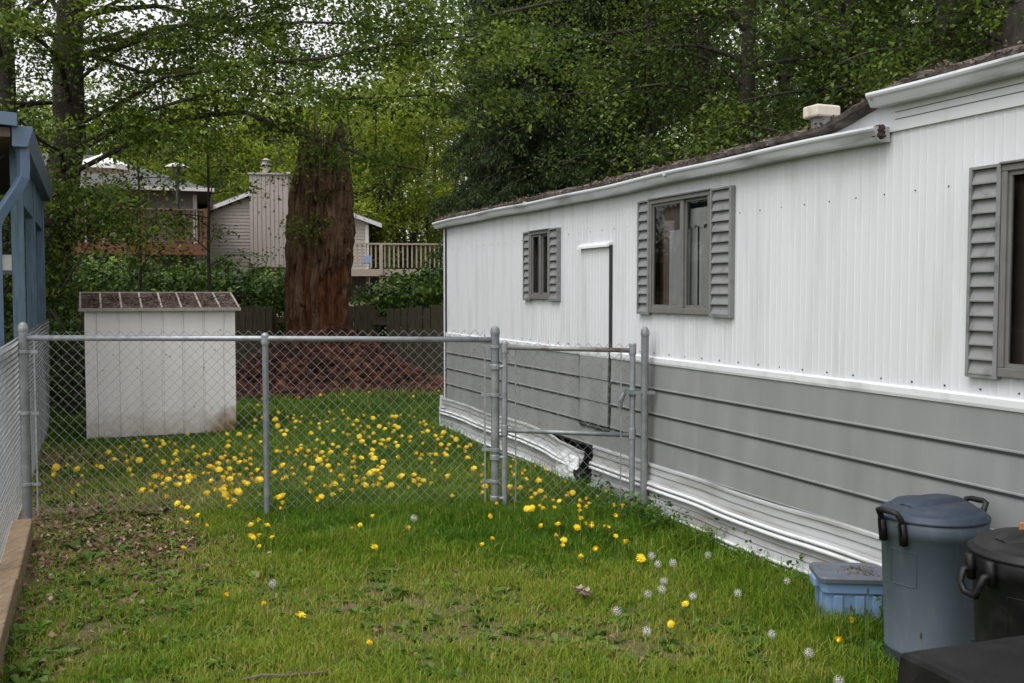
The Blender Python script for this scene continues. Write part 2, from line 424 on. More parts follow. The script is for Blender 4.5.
def tree(name, label, cat, base, height, r, lean=(0, 0), limbs=14, first=0.3, limb_len=2.5, sub=7, sub_len=1.1, clump=0.3, crad=0.32, per=26, leaf=0.075, lmat='leaf_alder', bmat='bark_dark', seed=1, el0=0.5, sag=0.5, tint=0.5, group=None, limb_paths=(), az_bias=None, droop=0.3, stems=1, step=0.3):
    rng = random.Random(seed)
    o = empty(name, base, label, cat, group=group)
    mb = MB(); cens = []
    B = Vector(base)
    for sidx in range(stems):
        sl = Vector((lean[0], lean[1], 0))
        if stems > 1:
            a = 2 * math.pi * sidx / stems + rng.uniform(-0.3, 0.3)
            sl = sl + Vector((math.cos(a), math.sin(a), 0)) * height * rng.uniform(0.12, 0.3)
        n = 9
        tp = []
        for i in range(n + 1):
            t = i / n
            tp.append(B + sl * (t ** 1.2) + Vector((rng.gauss(0, 0.05 * r * 4), rng.gauss(0, 0.05 * r * 4), 0)) * (1 if i else 0) + Vector((0, 0, height * t - 0.1)))
        rs = [r * (1.35 if i == 0 else 1) * (1 - 0.85 * (i / n)) + 0.01 for i in range(n + 1)]
        mb.tube(tp, rs, 12 if r > 0.1 else 7)
        for k in range(max(1, limbs // stems)):
            t = first + (0.97 - first) * (k + rng.random() * 0.8) / max(1, limbs // stems)
            i = min(int(t * n), n - 1)
            p = tp[i].lerp(tp[i + 1], t * n - i)
            az = rng.uniform(0, 2 * math.pi) if az_bias is None else rng.gauss(az_bias[0], az_bias[1])
            L = limb_len * rng.uniform(0.7, 1.2) * (1.15 - 0.6 * max(0, t - first) / (1 - first))
            pa = curve_path(rng, p, az, el0 + rng.gauss(0, 0.2), L, 6, sag, 0.12)
            rr = min(0.055, max(0.012, rs[i] * 0.38))
            mb.tube(pa, [rr * (1 - 0.14 * j) for j in range(7)], 5, cap=False)
            sub_branches(rng, mb, pa, rr, cens, sub, sub_len, step)
    for (pa, rr, nsub, sl_) in limb_paths:
        pa = [Vector(p) for p in pa]
        mb.tube(pa, [rr * (1 - 0.75 * j / (len(pa) - 1)) for j in range(len(pa))], 6, cap=False)
        sub_branches(rng, mb, pa, rr, cens, nsub, sl_, step, start=0.12)
    mb.build('trunk', M[bmat], o, origin=base, smooth=True, recalc=False)
    rngn = np.random.default_rng(seed)
    cc = np.array([tuple(c) for c in cens])
    rad = crad * rngn.uniform(0.6, 1.4, len(cc))
    cnt = (per * rngn.uniform(0.4, 1.5, len(cc))).astype(int)
    leaves('crown', M[lmat], cc, rad, cnt, leaf, seed + 3, o, base, tint_mid=tint, droop=droop)
    return o

# ================================================================== WORLD, SUN, CAMERA
SUN_EL, SUN_AZ = R(60), R(222)      # azimuth measured clockwise from +Y: behind and left of the camera, veiled by cloud
w = bpy.data.worlds.new('World'); SC.world = w; w.use_nodes = True
nt = w.node_tree; bg = nt.nodes['Background']
sky = nt.nodes.new('ShaderNodeTexSky'); sky.sky_type = 'NISHITA'; sky.sun_disc = False
sky.sun_elevation = SUN_EL; sky.sun_rotation = SUN_AZ
sky.air_density = 1.0; sky.dust_density = 7.0; sky.ozone_density = 1.0
hs = nt.nodes.new('ShaderNodeHueSaturation'); hs.inputs['Saturation'].default_value = 0.1; hs.inputs['Value'].default_value = 1.0
nt.links.new(sky.outputs[0], hs.inputs['Color']); ov = nt.nodes.new('ShaderNodeMix'); ov.data_type = 'RGBA'; ov.inputs[0].default_value = 0.72; ov.inputs[7].default_value = (3.75, 3.75, 3.85, 1)   # even cloud cover
nt.links.new(hs.outputs[0], ov.inputs[6]); nt.links.new(ov.outputs[2], bg.inputs['Color'])
bg.inputs['Strength'].default_value = 0.15
sl = bpy.data.lights.new('sun', 'SUN'); sl.energy = 0.55; sl.angle = R(35); sl.color = (1.0, 0.965, 0.92)
so = bpy.data.objects.new('sun', sl); COL.objects.link(so)
sd = Vector((math.sin(SUN_AZ) * math.cos(SUN_EL), math.cos(SUN_AZ) * math.cos(SUN_EL), math.sin(SUN_EL)))
so.rotation_euler = (-sd).to_track_quat('-Z', 'Y').to_euler(); so.location = sd * 60
cam = bpy.data.cameras.new('camera'); co_ = bpy.data.objects.new('camera', cam); COL.objects.link(co_)
cam.sensor_width = 36; cam.lens = 36 * F / 1024; cam.clip_start = 0.05; cam.clip_end = 2000
co_.location = (0, 0, HEYE); co_.rotation_euler = (math.pi / 2 - PITCH, 0, 0)
SC.camera = co_
vs = SC.view_settings; vs.view_transform = 'Standard'; vs.look = 'None'; vs.gamma = 1.0; vs.exposure = 1.15; vs.use_curve_mapping = False
SC.render.engine = 'CYCLES'
SC.cycles.max_bounces = 5; SC.cycles.diffuse_bounces = 3; SC.cycles.glossy_bounces = 2; SC.cycles.transmission_bounces = 4
SC.cycles.transparent_max_bounces = 8; SC.cycles.caustics_reflective = False; SC.cycles.caustics_refractive = False
SC.cycles.use_denoising = True

# ================================================================== GROUND
def ground_mat():
    m, nt, b, out = new_mat('ground_soil')
    N = nt.nodes.new; L = nt.links.new
    tc = N('ShaderNodeTexCoord')
    n1 = N('ShaderNodeTexNoise'); n1.inputs['Scale'].default_value = 1.1; n1.inputs['Detail'].default_value = 9; n1.inputs['Roughness'].default_value = 0.65
    n2 = N('ShaderNodeTexNoise'); n2.inputs['Scale'].default_value = 26; n2.inputs['Detail'].default_value = 6
    L(tc.outputs['Object'], n1.inputs[0]); L(tc.outputs['Object'], n2.inputs[0])
    r1 = N('ShaderNodeValToRGB')
    e = r1.color_ramp.elements
    e[0].position = 0.35; e[0].color = (0.045, 0.07, 0.02, 1)
    e[1].position = 0.65; e[1].color = (0.12, 0.105, 0.05, 1)
    L(n1.outputs[0], r1.inputs[0])
    r2 = N('ShaderNodeValToRGB')
    e = r2.color_ramp.elements
    e[0].position = 0.3; e[0].color = (0.055, 0.04, 0.025, 1)
    e[1].position = 0.7; e[1].color = (0.2, 0.15, 0.1, 1)
    L(n2.outputs[0], r2.inputs[0])
    at_ = N('ShaderNodeAttribute'); at_.attribute_name = 'tint'
    mx = N('ShaderNodeMix'); mx.data_type = 'RGBA'
    L(at_.outputs['Fac'], mx.inputs[0]); L(r1.outputs[0], mx.inputs[6]); L(r2.outputs[0], mx.inputs[7])
    L(mx.outputs[2], b.inputs['Base Color'])
    b.inputs['Roughness'].default_value = 0.95; b.inputs['Specular IOR Level'].default_value = 0.1
    bp = N('ShaderNodeBump'); bp.inputs['Strength'].default_value = 0.7; bp.inputs['Distance'].default_value = 0.03
    L(n2.outputs[0], bp.inputs['Height']); L(bp.outputs[0], b.inputs['Normal'])
    return m

# how bare the lawn is (0 lush .. 1 bare earth)
def bare(x, y):
    x = np.asarray(x, float); y = np.asarray(y, float)
    n = fbm(x * 1.3, y * 1.3, 11); n2 = fbm(x * 3.2, y * 3.2, 23)
    # worn strip beside the timber on the left
    edge = -1.62 - 0.10 * (y - 4) + (n - 0.5) * 1.5
    lf = sstep(0.35, -0.45, x - edge) * sstep(9.8, 7.2, y + (n2 - 0.5) * 2.4)
    lf = lf * (0.5 + 0.42 * sstep(5.5, 6.3, y)) * sstep(-4.4, -3.9, x + 0.42 * (y - 6.9) + 0.3)
    # leaves and earth before the shed
    d = np.hypot((x + 4.6) / 1.2, (y - 9.4) / 1.0)
    sh = 0.9 * sstep(1.25, 0.45, d + (n2 - 0.5) * 0.7)
    # thin dry patches in the middle of the front lawn
    c1 = 0.6 * sstep(1.0, 0.15, np.hypot((x + 0.45) / 0.9, (y - 5.15) / 0.55) + (n2 - 0.5) * 1.1)
    c2 = 0.48 * sstep(1.0, 0.2, np.hypot((x - 0.2) / 1.3, (y - 4.6) / 0.6) + (n2 - 0.5) * 1.3)
    far = sstep(14.6, 16.2, y + (n - 0.5) * 1.5)
    return np.clip(np.maximum.reduce([lf, sh, c1, c2, far]), 0, 1)

gx = np.unique(np.concatenate([np.linspace(-160, -14, 40), np.linspace(-14, 8, 150), np.linspace(8, 160, 40)]))
gy = np.unique(np.concatenate([np.linspace(-40, 1, 18), np.linspace(1, 26, 170), np.linspace(26, 60, 35), np.linspace(60, 260, 40)]))
GX, GY = np.meshgrid(gx, gy)
GZ = terrain(GX, GY)
nx, ny = len(gx), len(gy)
ii = np.arange(nx * ny).reshape(ny, nx)
q = np.stack([ii[:-1, :-1], ii[:-1, 1:], ii[1:, 1:], ii[1:, :-1]], -1).reshape(-1, 4)
g = np_mesh('ground', np.stack([GX, GY, GZ], -1).reshape(-1, 3), np.full(len(q), 4), ground_mat(), bare(GX, GY).ravel(), None, (0, 0, 0), q.ravel())
for p in g.data.polygons: p.use_smooth = True
tag(g, kind='structure')

# ================================================================== MOBILE HOME  (local x along the wall towards the camera, y into the house)
UX, UY = -0.4 / math.hypot(0.4, 1), 1 / math.hypot(0.4, 1)
HC = (-0.76, 11.5, 0)
HRZ = math.atan2(-UY, -UX)
LEN = 13.0; WID = 3.6
home = empty('mobile_home', HC, 'long white and grey mobile home with shuttered windows and a mossy roof', 'mobile home', HRZ)
holes = [(2.575, 2.965, 1.56, 2.135), (4.75, 5.49, 1.475, 2.235), (7.765, 8.88, 1.255, 2.13)]
def corrugated(s0, s1, z0, z1, hl, off=0.0):
    mb = MB()
    pts = []
    s = s0; k = 0
    while s < s1:
        wd = (0.058, 0.046, 0.064, 0.05)[k % 4]; k += 1
        for a, o in ((0, 0), (wd - 0.014, 0), (wd - 0.0105, -0.0022), (wd - 0.0035, -0.0022)):
            if s + a < s1: pts.append((s + a, o))
        s += wd
    pts.append((s1, 0))
    extra = [h for q in hl for h in q[:2]]
    for e in extra:
        for (a, oa), (b, ob) in zip(pts, pts[1:]):
            if a < e < b:
                pts.append((e, oa + (ob - oa) * (e - a) / (b - a))); pts.sort(); break
    for (a, oa), (b, ob) in zip(pts, pts[1:]):
        m = (a + b) / 2
        iv = [(z0, z1)]
        for h in hl:
            if h[0] < m < h[1]: iv = [(z0, h[2]), (h[3], z1)]
        for (za, zb) in iv:
            mb.quad((a, off + oa, za), (b, off + ob, za), (b, off + ob, zb), (a, off + oa, zb))
    return mb
corrugated(0, LEN, 1.125, 2.40, holes).build('wall', M['white_siding'], home, recalc=False)
mb = MB()
mb.quad((0, 0, 0.36), (0, WID, 0.36), (0, WID, 2.42), (0, 0, 2.42)); mb.quad((0, WID, 0.36), (LEN, WID, 0.36), (LEN, WID, 2.42), (0, WID, 2.42)); mb.quad((LEN, 0, 0.36), (LEN, WID, 0.36), (LEN, WID, 2.6), (LEN, 0, 2.6))
mb.quad((0, 0.012, 0.36), (LEN, 0.012, 0.36), (LEN, WID, 0.36), (0, WID, 0.36))
mb.build('end_wall', M['white_trim'], home)
# grey lap boards
mb = MB()
rows = []
zs = [(1.10, 0.0)]
for k in range(4):
    zt = 1.10 - k * 0.179; zb = zt - 0.179
    rows = [[(0, -0.008, zt), (LEN, -0.008, zt)], [(0, -0.0135, zb + 0.011), (LEN, -0.0135, zb + 0.011)], [(0, -0.0165, zb + 0.007), (LEN, -0.0165, zb + 0.007)], [(0, -0.0165, zb), (LEN, -0.0165, zb)], [(0, 0.002, zb), (LEN, 0.002, zb)]]
    mb.grid(rows)
mb.build('lower_siding', M['grey_siding'], home, recalc=False)
mb = MB()
for k in range(1, 4):
    z = 1.10 - k * 0.179
    mb.box(0.01, LEN, -0.0145, -0.003, z - 0.0125, z - 0.0005)
mb.build('lap_shade', M['seam_and_shade'], home)  # near-black strips: the shade line under each lap, put in as colour
# trim between white and grey, corner trims
mb = MB()
mb.prism([(0.004, 1.101), (-0.016, 1.097), (-0.02, 1.112), (-0.02, 1.142), (-0.008, 1.15), (0.004, 1.15)], 'x', -0.015, LEN)
mb.build('drip_trim', M['white_trim'], home)
mb = MB(); mb.box(-0.012, 0.03, -0.024, 0.03, 0.37, 2.36); mb.build('corner_trim', M['white_trim'], home, bevel=0.004)
mb = MB(); mb.box(0.03, 0.05, -0.02, 0.0, 0.4, 2.33); mb.build('corner_joint', M['seam_and_shade'], home)
mb = MB(); mb.beam((-0.05, -0.055, 0.02), (-0.01, -0.05, 0.42), 0.035, 0.02); mb.beam((-0.06, -0.06, 0.27), (0.12, -0.075, 0.30), 0.02, 0.02); mb.build('bent_corner_strip', M['white_trim'], home)
# skirting with ribs; a torn panel
PROF = [(0.030, 0.392), (0.044, 0.386), (0.046, 0.374), (0.036, 0.366), (0.042, 0.325), (0.032, 0.321), (0.044, 0.282), (0.044, 0.272), (0.066, 0.267), (0.072, 0.254), (0.064, 0.242), (0.042, 0.239), (0.068, 0.234), (0.076, 0.221), (0.068, 0.208), (0.044, 0.204), (0.054, 0.172), (0.044, 0.168), (0.058, 0.132), (0.048, 0.128), (0.060, 0.098), (0.082, 0.092), (0.088, 0.080), (0.080, 0.069), (0.060, 0.065), (0.080, 0.060), (0.082, 0.048), (0.064, 0.040), (0.068, -0.05)]
def skirt(sa, sb, n, fn):
    mb = MB(); rows = []
    for i in range(n + 1):
        s = sa + (sb - sa) * i / n
        row = []
        for (o, z) in PROF:
            do, dz = fn(s, z)
            row.append((s, -(o + do), z + dz))
        rows.append(row)
    mb.grid(rows)
    return mb
def torn(s, z):
    b = float(sstep(2.75, 3.75, s))
    top = float(sstep(0.1, 0.36, z))
    wv = 0.007 * math.sin(s * 5.1) + 0.005 * math.sin(s * 11.7 + 1) + b * 0.03 * mnoise.noise(Vector((s * 8, z * 9, 0)))
    return (wv * top + b * (0.015 + 0.035 * math.sin(min(1, max(0, z / 0.37)) * math.pi)), -b * 0.065 * top + 0.008 * math.sin(s * 3.3))
def sag(s, z):
    return (0.005 * math.sin(s * 4.3) + 0.003 * math.sin(s * 9.1), 0.003 * math.sin(s * 2.7 + 1) - 0.006 * float(sstep(5.4, 5.9, s)) * float(sstep(6.6, 6.0, s)))
skirt(-0.02, 3.76, 90, torn).build('skirting', M['skirt_metal'], home, smooth=False, recalc=False, thick=0.002)
skirt(3.865, LEN, 150, sag).build('skirting', M['skirt_metal'], home, smooth=False, recalc=False, thick=0.002)
mb = MB(); mb.grid([[(0.0, 0.10, z), (LEN, 0.16, z)] for z in (-0.05, 0.36)]); mb.build('void_shade', M['dark_void'], home)  # near-black sheet painting the crawl space shade seen through the torn skirting
# flap of torn metal at the gap, dark strip hanging in it
mb = MB(); rows = []
for i in range(13):
    z = 0.035 + 0.27 * i / 12
    row = []
    for j in range(15):
        t = j / 14; s = 3.28 + 0.50 * t + 0.02 * math.sin(z * 30)
        w_ = mnoise.noise(Vector((s * 9, z * 14, 1.3))) * 0.028 + mnoise.noise(Vector((s * 22, z * 30, 4))) * 0.01
        row.append((s, -(0.085 + 0.03 * t + 0.035 * math.sin(math.pi * min(1, z / 0.3)) * t + w_ * (0.3 + t)), z - 0.03 * t * (z > 0.2)))
    rows.append(row)
mb.grid(rows); mb.build('torn_flap', M['white_trim'], home, thick=0.002)
# roof
def r_edge(s):
    return 2.425 + 0.03 * float(sstep(4.6, 6.4, s)) + 0.14 * float(sstep(6.55, 7.35, s)) + 0.006 * math.sin(s * 3) + 0.01 * float(vnoise(s * 9, 0.3, 4)) 
rows = []
ns = 330
for i in range(ns + 1):
    s = -0.12 + (LEN + 0.2) * i / ns
    e = r_edge(s)
    j1 = 0.022 * (float(vnoise(s * 16, 1.7, 9)) - 0.4); j2 = 0.03 * (float(vnoise(s * 5, 3.1, 8)) - 0.4)
    rows.append([(s, -0.02, e - 0.03), (s, -0.085 - j1, e - 0.012), (s, -0.09 - j1, e + 0.008 + j1), (s, -0.06, e + 0.024 + j2), (s, 0.25, e + 0.07 + j2), (s, 1.8, e + 0.33), (s, 3.4, e + 0.07), (s, WID + 0.1, e)])
mb = MB(); mb.grid(rows); mb.build('roof', M['roof_moss'], home, recalc=False)
mt = np.random.default_rng(5)
cen = []
for i in range(760):
    s = mt.uniform(-0.1, 9.5)
    cen.append((s, -0.075 + abs(mt.normal(0, 0.05)), r_edge(s) + 0.016 + mt.normal(0, 0.008)))
tag(leaves('roof_moss', M['moss_tuft'], cen, 0.05, 10, 0.022, 6, home, tint_mid=0.45, up=0.0, flat=0.35, droop=0), kind='stuff')
# fascia above the wall at the raised part
mb = MB(); mb.prism([(4.3, 2.40), (4.6, 2.408), (5.5, 2.422), (6.4, 2.442), (6.65, 2.458), (6.9, 2.522), (7.15, 2.578), (LEN, 2.585), (LEN, 2.386), (7.05, 2.386)], 'y', -0.016, 0.03); mb.build('fascia', M['white_siding'], home)
mb = MB()
for z in (2.44, 2.475): mb.box(7.1, LEN, -0.0185, -0.012, z, z + 0.003)
mb.build('fascia_seam', M['seam_and_shade'], home)
def gutter(sa, sb, zt, h, d):
    mb = MB(); n = 40
    sec = [(0.0, zt), (-d, zt), (-d - 0.004, zt - 0.012), (-d, zt - 0.022), (-d + 0.01, zt - 0.03), (-d + 0.022, zt - h * 0.8), (-d + 0.03, zt - h), (0.0, zt - h)]
    rows = []
    for i in range(n + 1):
        s = sa + (sb - sa) * i / n
        dz = 0.006 * math.sin(s * 1.3) + 0.003 * math.sin(s * 4.1)
        rows.append([(s, y - 0.012, z + dz) for y, z in sec])
    mb.grid(rows)
    k = len(sec)
    mb.f.append(tuple(range(k - 1, -1, -1))); mb.f.append(tuple(n * k + j for j in range(k)))
    return mb.build('gutter', M['gutter'], home)
gutter(-0.16, 7.06, 2.412, 0.072, 0.10)
gutter(7.0, LEN, 2.578, 0.068, 0.10)
mb = MB()
for s in (5.06, 2.6):
    mb = MB(); mb.box(s, s + 0.03, -0.1175, -0.09, 2.385, 2.417); mb.build('gutter_joint', M['gutter'], home)
rb = MB(); prof = []
for k in range(9):
    prof.append((0.008 + 0.024 * math.sin(math.pi * (k + .6) / 9.4) * rnd.uniform(.75, 1.2), 2.345 + k * 0.0095))
rb.lathe(prof, (7.045, -0.066, 0), 9)
rb.v = [(x + rnd.uniform(-.008, .008), y + rnd.uniform(-.008, .008), z + rnd.uniform(-.004, .004)) for x, y, z in rb.v]
rb.build('rusty_end', M['rust'], home)
# rounded beads pressed into the skirting
def bead(sa, sb, n, fn):
    for zc, oc, rr in ((0.254, 0.066, 0.0125), (0.221, 0.070, 0.0125), (0.080, 0.082, 0.012), (0.050, 0.078, 0.009)):
        pts = []
        for i in range(n + 1):
            s = sa + (sb - sa) * i / n; do, dz = fn(s, zc); pts.append((s, -(oc + do), zc + dz))
        m_ = MB(); m_.tube(pts, rr, 8); m_.build('bead', M['white_trim'], home, smooth=True)
bead(-0.02, 3.755, 60, torn); bead(3.87, LEN, 90, sag)
# windows
def window(sa, sb, za, zb, sh, split, curtain):
    fr = MB(); t = 0.028
    fr.box(sa, sb, -0.034, 0.003, za, za + t + 0.012); fr.box(sa, sb, -0.034, 0.003, zb - t, zb)
    fr.box(sa, sa + t, -0.033, 0.002, za + t + 0.0125, zb - t - 0.0005); fr.box(sb - t, sb, -0.033, 0.002, za + t + 0.0125, zb - t - 0.0005)
    sp = sa + (sb - sa) * split
    fr.box(sp - 0.014, sp + 0.014, -0.024, 0.01, za + t + 0.013, zb - t - 0.001)
    fr.box(sa - 0.004, sb + 0.004, -0.046, -0.002, zb + 0.001, zb + 0.012)
    wo = fr.build('window', M['win_frame'], home, bevel=0.003)
    sash = MB()
    for (a, b, y) in ((sa + t, sp - 0.015, -0.014), (sp + 0.015, sb - t, 0.0)):
        z0, z1 = za + t + 0.013, zb - t - 0.001
        for bx in ((a, b, z0, z0 + 0.018), (a, b, z1 - 0.018, z1), (a, a + 0.016, z0 + 0.0185, z1 - 0.0185), (b - 0.016, b, z0 + 0.0185, z1 - 0.0185)):
            sash.box(bx[0], bx[1], y - 0.007, y + 0.007, bx[2], bx[3])
    sash.build('sash', M['win_frame'], wo)
    for (a, b, y) in ((sa + t + 0.014, sp - 0.029, -0.013), (sp + 0.029, sb - t - 0.014, 0.002)):
        pn = MB(); pn.quad((a, y, za + t + 0.03), (b, y, za + t + 0.03), (b, y, zb - t - 0.016), (a, y, zb - t - 0.016)); pn.build('pane', M['glass'], wo)
    it = MB(); d = 0.9; z0, z1 = za - 0.05, zb + 0.05; a, b = sa - 0.15, sb + 0.15
    it.quad((a, d, z0), (b, d, z0), (b, d, z1), (a, d, z1)); it.quad((a, 0.02, z0), (a, d, z0), (a, d, z1), (a, 0.02, z1)); it.quad((b, 0.02, z0), (b, d, z0), (b, d, z1), (b, 0.02, z1))
    it.quad((a, 0.02, z0), (b, 0.02, z0), (b, d, z0), (a, d, z0)); it.quad((a, 0.02, z1), (b, 0.02, z1), (b, d, z1), (a, d, z1))
    it.build('room', M['interior'], wo)
    for (ca, cb, c0, c1, mname, y, amp) in curtain:
        cm = MB(); rows = []
        n = max(8, int((cb - ca) / 0.008))
        for zz in np.linspace(c0, c1, 8):
            rows.append([(ca + (cb - ca) * i / n, y + amp * math.sin(i * 0.7 + 2.0 * math.sin(i * 0.13)) * (1.1 - 0.4 * (zz - c0) / (c1 - c0 + 1e-6)), zz + 0.012 * math.sin(i * 0.35) * (zz == c0)) for i in range(n + 1)])
        cm.grid(rows); cm.build('curtain', M[mname], wo, smooth=True, recalc=False)
    for (a, b) in sh:
        sm = MB(); z0, z1 = za - 0.012, zb + 0.008
        sm.box(a, a + 0.016, -0.034, -0.001, z0, z1); sm.box(b - 0.022, b, -0.034, -0.001, z0, z1)
        sm.box(a + 0.0165, b - 0.0225, -0.033, -0.001, z0, z0 + 0.012); sm.box(a + 0.0165, b - 0.0225, -0.033, -0.001, z1 - 0.012, z1)
        zt = z0 + 0.014; n = round((z1 - z0 - 0.03) / 0.063); st = (z1 - z0 - 0.028) / n
        for k in range(n):
            zl = zt + k * st
            sm.prism([(-0.004, zl + st), (-0.010, zl + st), (-0.033, zl + 0.006), (-0.033, zl), (-0.004, zl)], 'x', a + 0.0168, b - 0.0228)
        sm.build('shutter', M['shutter'], wo)
    return wo
window(2.56, 2.98, 1.545, 2.15, [(2.395, 2.556), (2.984, 3.172)], 0.5, [(2.43, 2.76, 1.56, 2.13, 'screen', 0.035, 0.003), (2.6, 2.95, 1.56, 2.13, 'screen', 0.09, 0.006)])
window(4.735, 5.505, 1.46, 2.25, [(4.562, 4.731), (5.509, 5.742)], 0.55, [(4.60, 5.12, 1.47, 2.24, 'curtain_brown', 0.062, 0.010), (4.90, 5.09, 1.49, 2.03, 'curtain', 0.035, 0.008), (5.06, 5.235, 1.49, 2.06, 'curtain', 0.05, 0.012), (5.25, 5.46, 1.49, 2.05, 'curtain', 0.055, 0.012), (5.06, 5.46, 2.04, 2.16, 'curtain', 0.035, 0.010), (4.9, 5.5, 1.47, 2.24, 'screen', 0.15, 0.01)])
window(7.75, 8.9, 1.24, 2.145, [(7.575, 7.746), (8.904, 9.09)], 0.5, [(7.62, 8.1, 1.27, 2.13, 'curtain_brown', 0.06, 0.012)])
# access door: corrugated upper half, lapped lower half
dr = corrugated(3.61, 4.105, 1.155, 1.965, [], off=-0.016).build('access_door', M['white_siding'], home, recalc=False)
mb = MB(); mb.box(3.600, 3.612, -0.018, -0.001, 1.152, 1.967); mb.build('door_edge', M['white_trim'], dr); mb = MB(); mb.box(4.094, 4.106, -0.0175, -0.001, 1.152, 1.967)
mb.build('door_edge', M['white_trim'], dr)
mb = MB(); mb.box(4.107, 4.123, -0.024, -0.0015, 0.55, 1.965); mb.box(3.584, 3.599, -0.026, -0.002, 0.53, 1.09); mb.box(3.60, 4.106, -0.022, -0.001, 0.522, 0.534)
mb.build('door_gap_shade', M['seam_and_shade'], dr)  # dark bars standing in for the shadow gap round the door
mb = MB()
for zt, zb in ((1.098, 0.922), (0.92, 0.743), (0.741, 0.564)):
    mb.prism([(-0.012, zt), (-0.027, zt), (-0.034, zb + 0.004), (-0.027, zb), (-0.012, zb)], 'x', 3.602, 4.104)
mb.build('door_lower_panel', M['grey_siding'], dr)
mb = MB(); mb.prism([(-0.001, 1.99), (-0.02, 1.995), (-0.045, 1.972), (-0.047, 1.955), (-0.04, 1.955), (-0.02, 1.97), (-0.001, 1.968)], 'x', 3.585, 4.125); mb.build('door_hood', M['white_trim'], dr)
# rivets
mb = MB()
for k in range(62):
    s = 0.25 + k * 0.205
    if not any(h[0] - 0.2 < s < h[1] + 0.25 for h in holes):
        mb.lathe([(0.006, 0), (0.004, 0.005)], (s, 0, 0), 6) if False else mb.box(s, s + 0.006, -0.004, 0.001, 2.085, 2.091)
    mb.box(s, s + 0.008, -0.004, 0.001, 1.17, 1.178)
tag(mb.build('rivet', M['rust'], home), kind='stuff')
# roof vent
vt = MB(); vt.lathe([(0.07, 2.5), (0.07, 2.80)], (5.29, 1.0, 0), 16); vo = vt.build('roof_vent', M['galv_post'], home)
vt = MB(); vt.box(5.21, 5.37, 0.90, 1.10, 2.80, 2.885); vt.build('vent_cap', M['vent'], vo, bevel=0.014)

# ================================================================== CHAIN LINK
def link_mesh(mb, A, B, z0, z1, r=0.0019, w=0.0365, jit=0.0):
    A = Vector(A); B = Vector(B); L = (B - A).length; d = (B - A) / L; nrm = Vector((-d.y, d.x))
    nw = int(L / w); nh = int((z1 - z0) / w)
    for k in range(nw):
        pts = []
        for j in range(nh + 1):
            x = (k + ((j + k) % 2)) * w
            p = A + d * x
            o = 0.003 * (1 if (j + k) % 2 else -1) + 0.012 * math.sin(x * 2.1 + j * 0.11) * jit
            gz = z0 + j * w
            pts.append((p.x + nrm.x * o, p.y + nrm.y * o, gz))
        # knuckle at the top
        mb.tube(pts, r, 4, cap=False)
def post(mb, p, r, z1, cap=True):
    gz = float(terrain(p[0], p[1])) - 0.1
    prof = [(r, gz), (r, z1)]
    if cap: prof += [(r * 1.12, z1), (r * 1.14, z1 + 0.02), (r * 0.95, z1 + 0.045), (r * 0.5, z1 + 0.06), (0.002, z1 + 0.063)]
    mb.lathe(prof, (p[0], p[1], 0), 16)
FA = (-3.40, 6.95); FL_ = (-1.755, 7.10); FB = (-0.122, 7.23); FC = (0.935, 7.02)
org = (FA[0], FA[1], 0)
cf = empty('chain_link_fence', org, 'galvanised chain link fence crossing the lawn from corner post to gate post', 'fence')
m_ = MB(); link_mesh(m_, (FA[0] + 0.04, FA[1]), (FB[0] - 0.04, FB[1]), 0.056, 1.336, jit=1.0); m_.build('wire_mesh', M['wire'], cf, org, recalc=False)
m_ = MB(); m_.tube([(FA[0], FA[1], 1.288), (FL_[0], FL_[1] - 0.0, 1.277), (FB[0], FB[1], 1.262)], 0.020, 12); m_.build('top_rail', M['galv'], cf, org, smooth=True)
for p, r, zz, c in ((FA, 0.032, 1.335, True), (FL_, 0.022, 1.262, False), (FB, 0.031, 1.30, True)):
    m_ = MB(); post(m_, p, r, zz, c); m_.build('post', M['galv_post'], cf, org, smooth=False)
m_ = MB()
for p, r, zl in ((FA, 0.034, (0.25, 0.75, 1.18)), (FB, 0.033, (0.22, 0.45, 0.85, 1.2))):
    for z in zl:
        m_ = MB(); m_.lathe([(r, z), (r + 0.006, z + 0.002), (r + 0.006, z + 0.022), (r, z + 0.024)], (p[0], p[1], 0), 16); m_.box(p[0] - 0.10 if p is FB else p[0], p[0] if p is FB else p[0] + 0.10, p[1] - 0.006, p[1] + 0.006, z + 0.002, z + 0.022)
        m_.build('tension_band', M['galv'], cf, org)
for p, s in ((FA, 0.075), (FB, -0.075)):
    m_ = MB(); m_.box(p[0] + s - 0.006, p[0] + s + 0.006, p[1] - 0.004, p[1] + 0.004, 0.04, 1.30); m_.build('tension_bar', M['galv'], cf, org)
m_ = MB(); m_.lathe([(0.028, 1.235), (0.030, 1.25), (0.030, 1.30), (0.012, 1.318)], (FL_[0], FL_[1], 0), 14); m_.build('loop_cap', M['galv'], cf, org)
# latch post stands alone by the house
lp = MB(); post(lp, FC, 0.027, 1.30); lp2 = lp.build('gate_post', M['galv_post'], None, (FC[0], FC[1], 0))
tag(lp2, 'grey steel post by the siding that the gate latches onto', 'fence post')
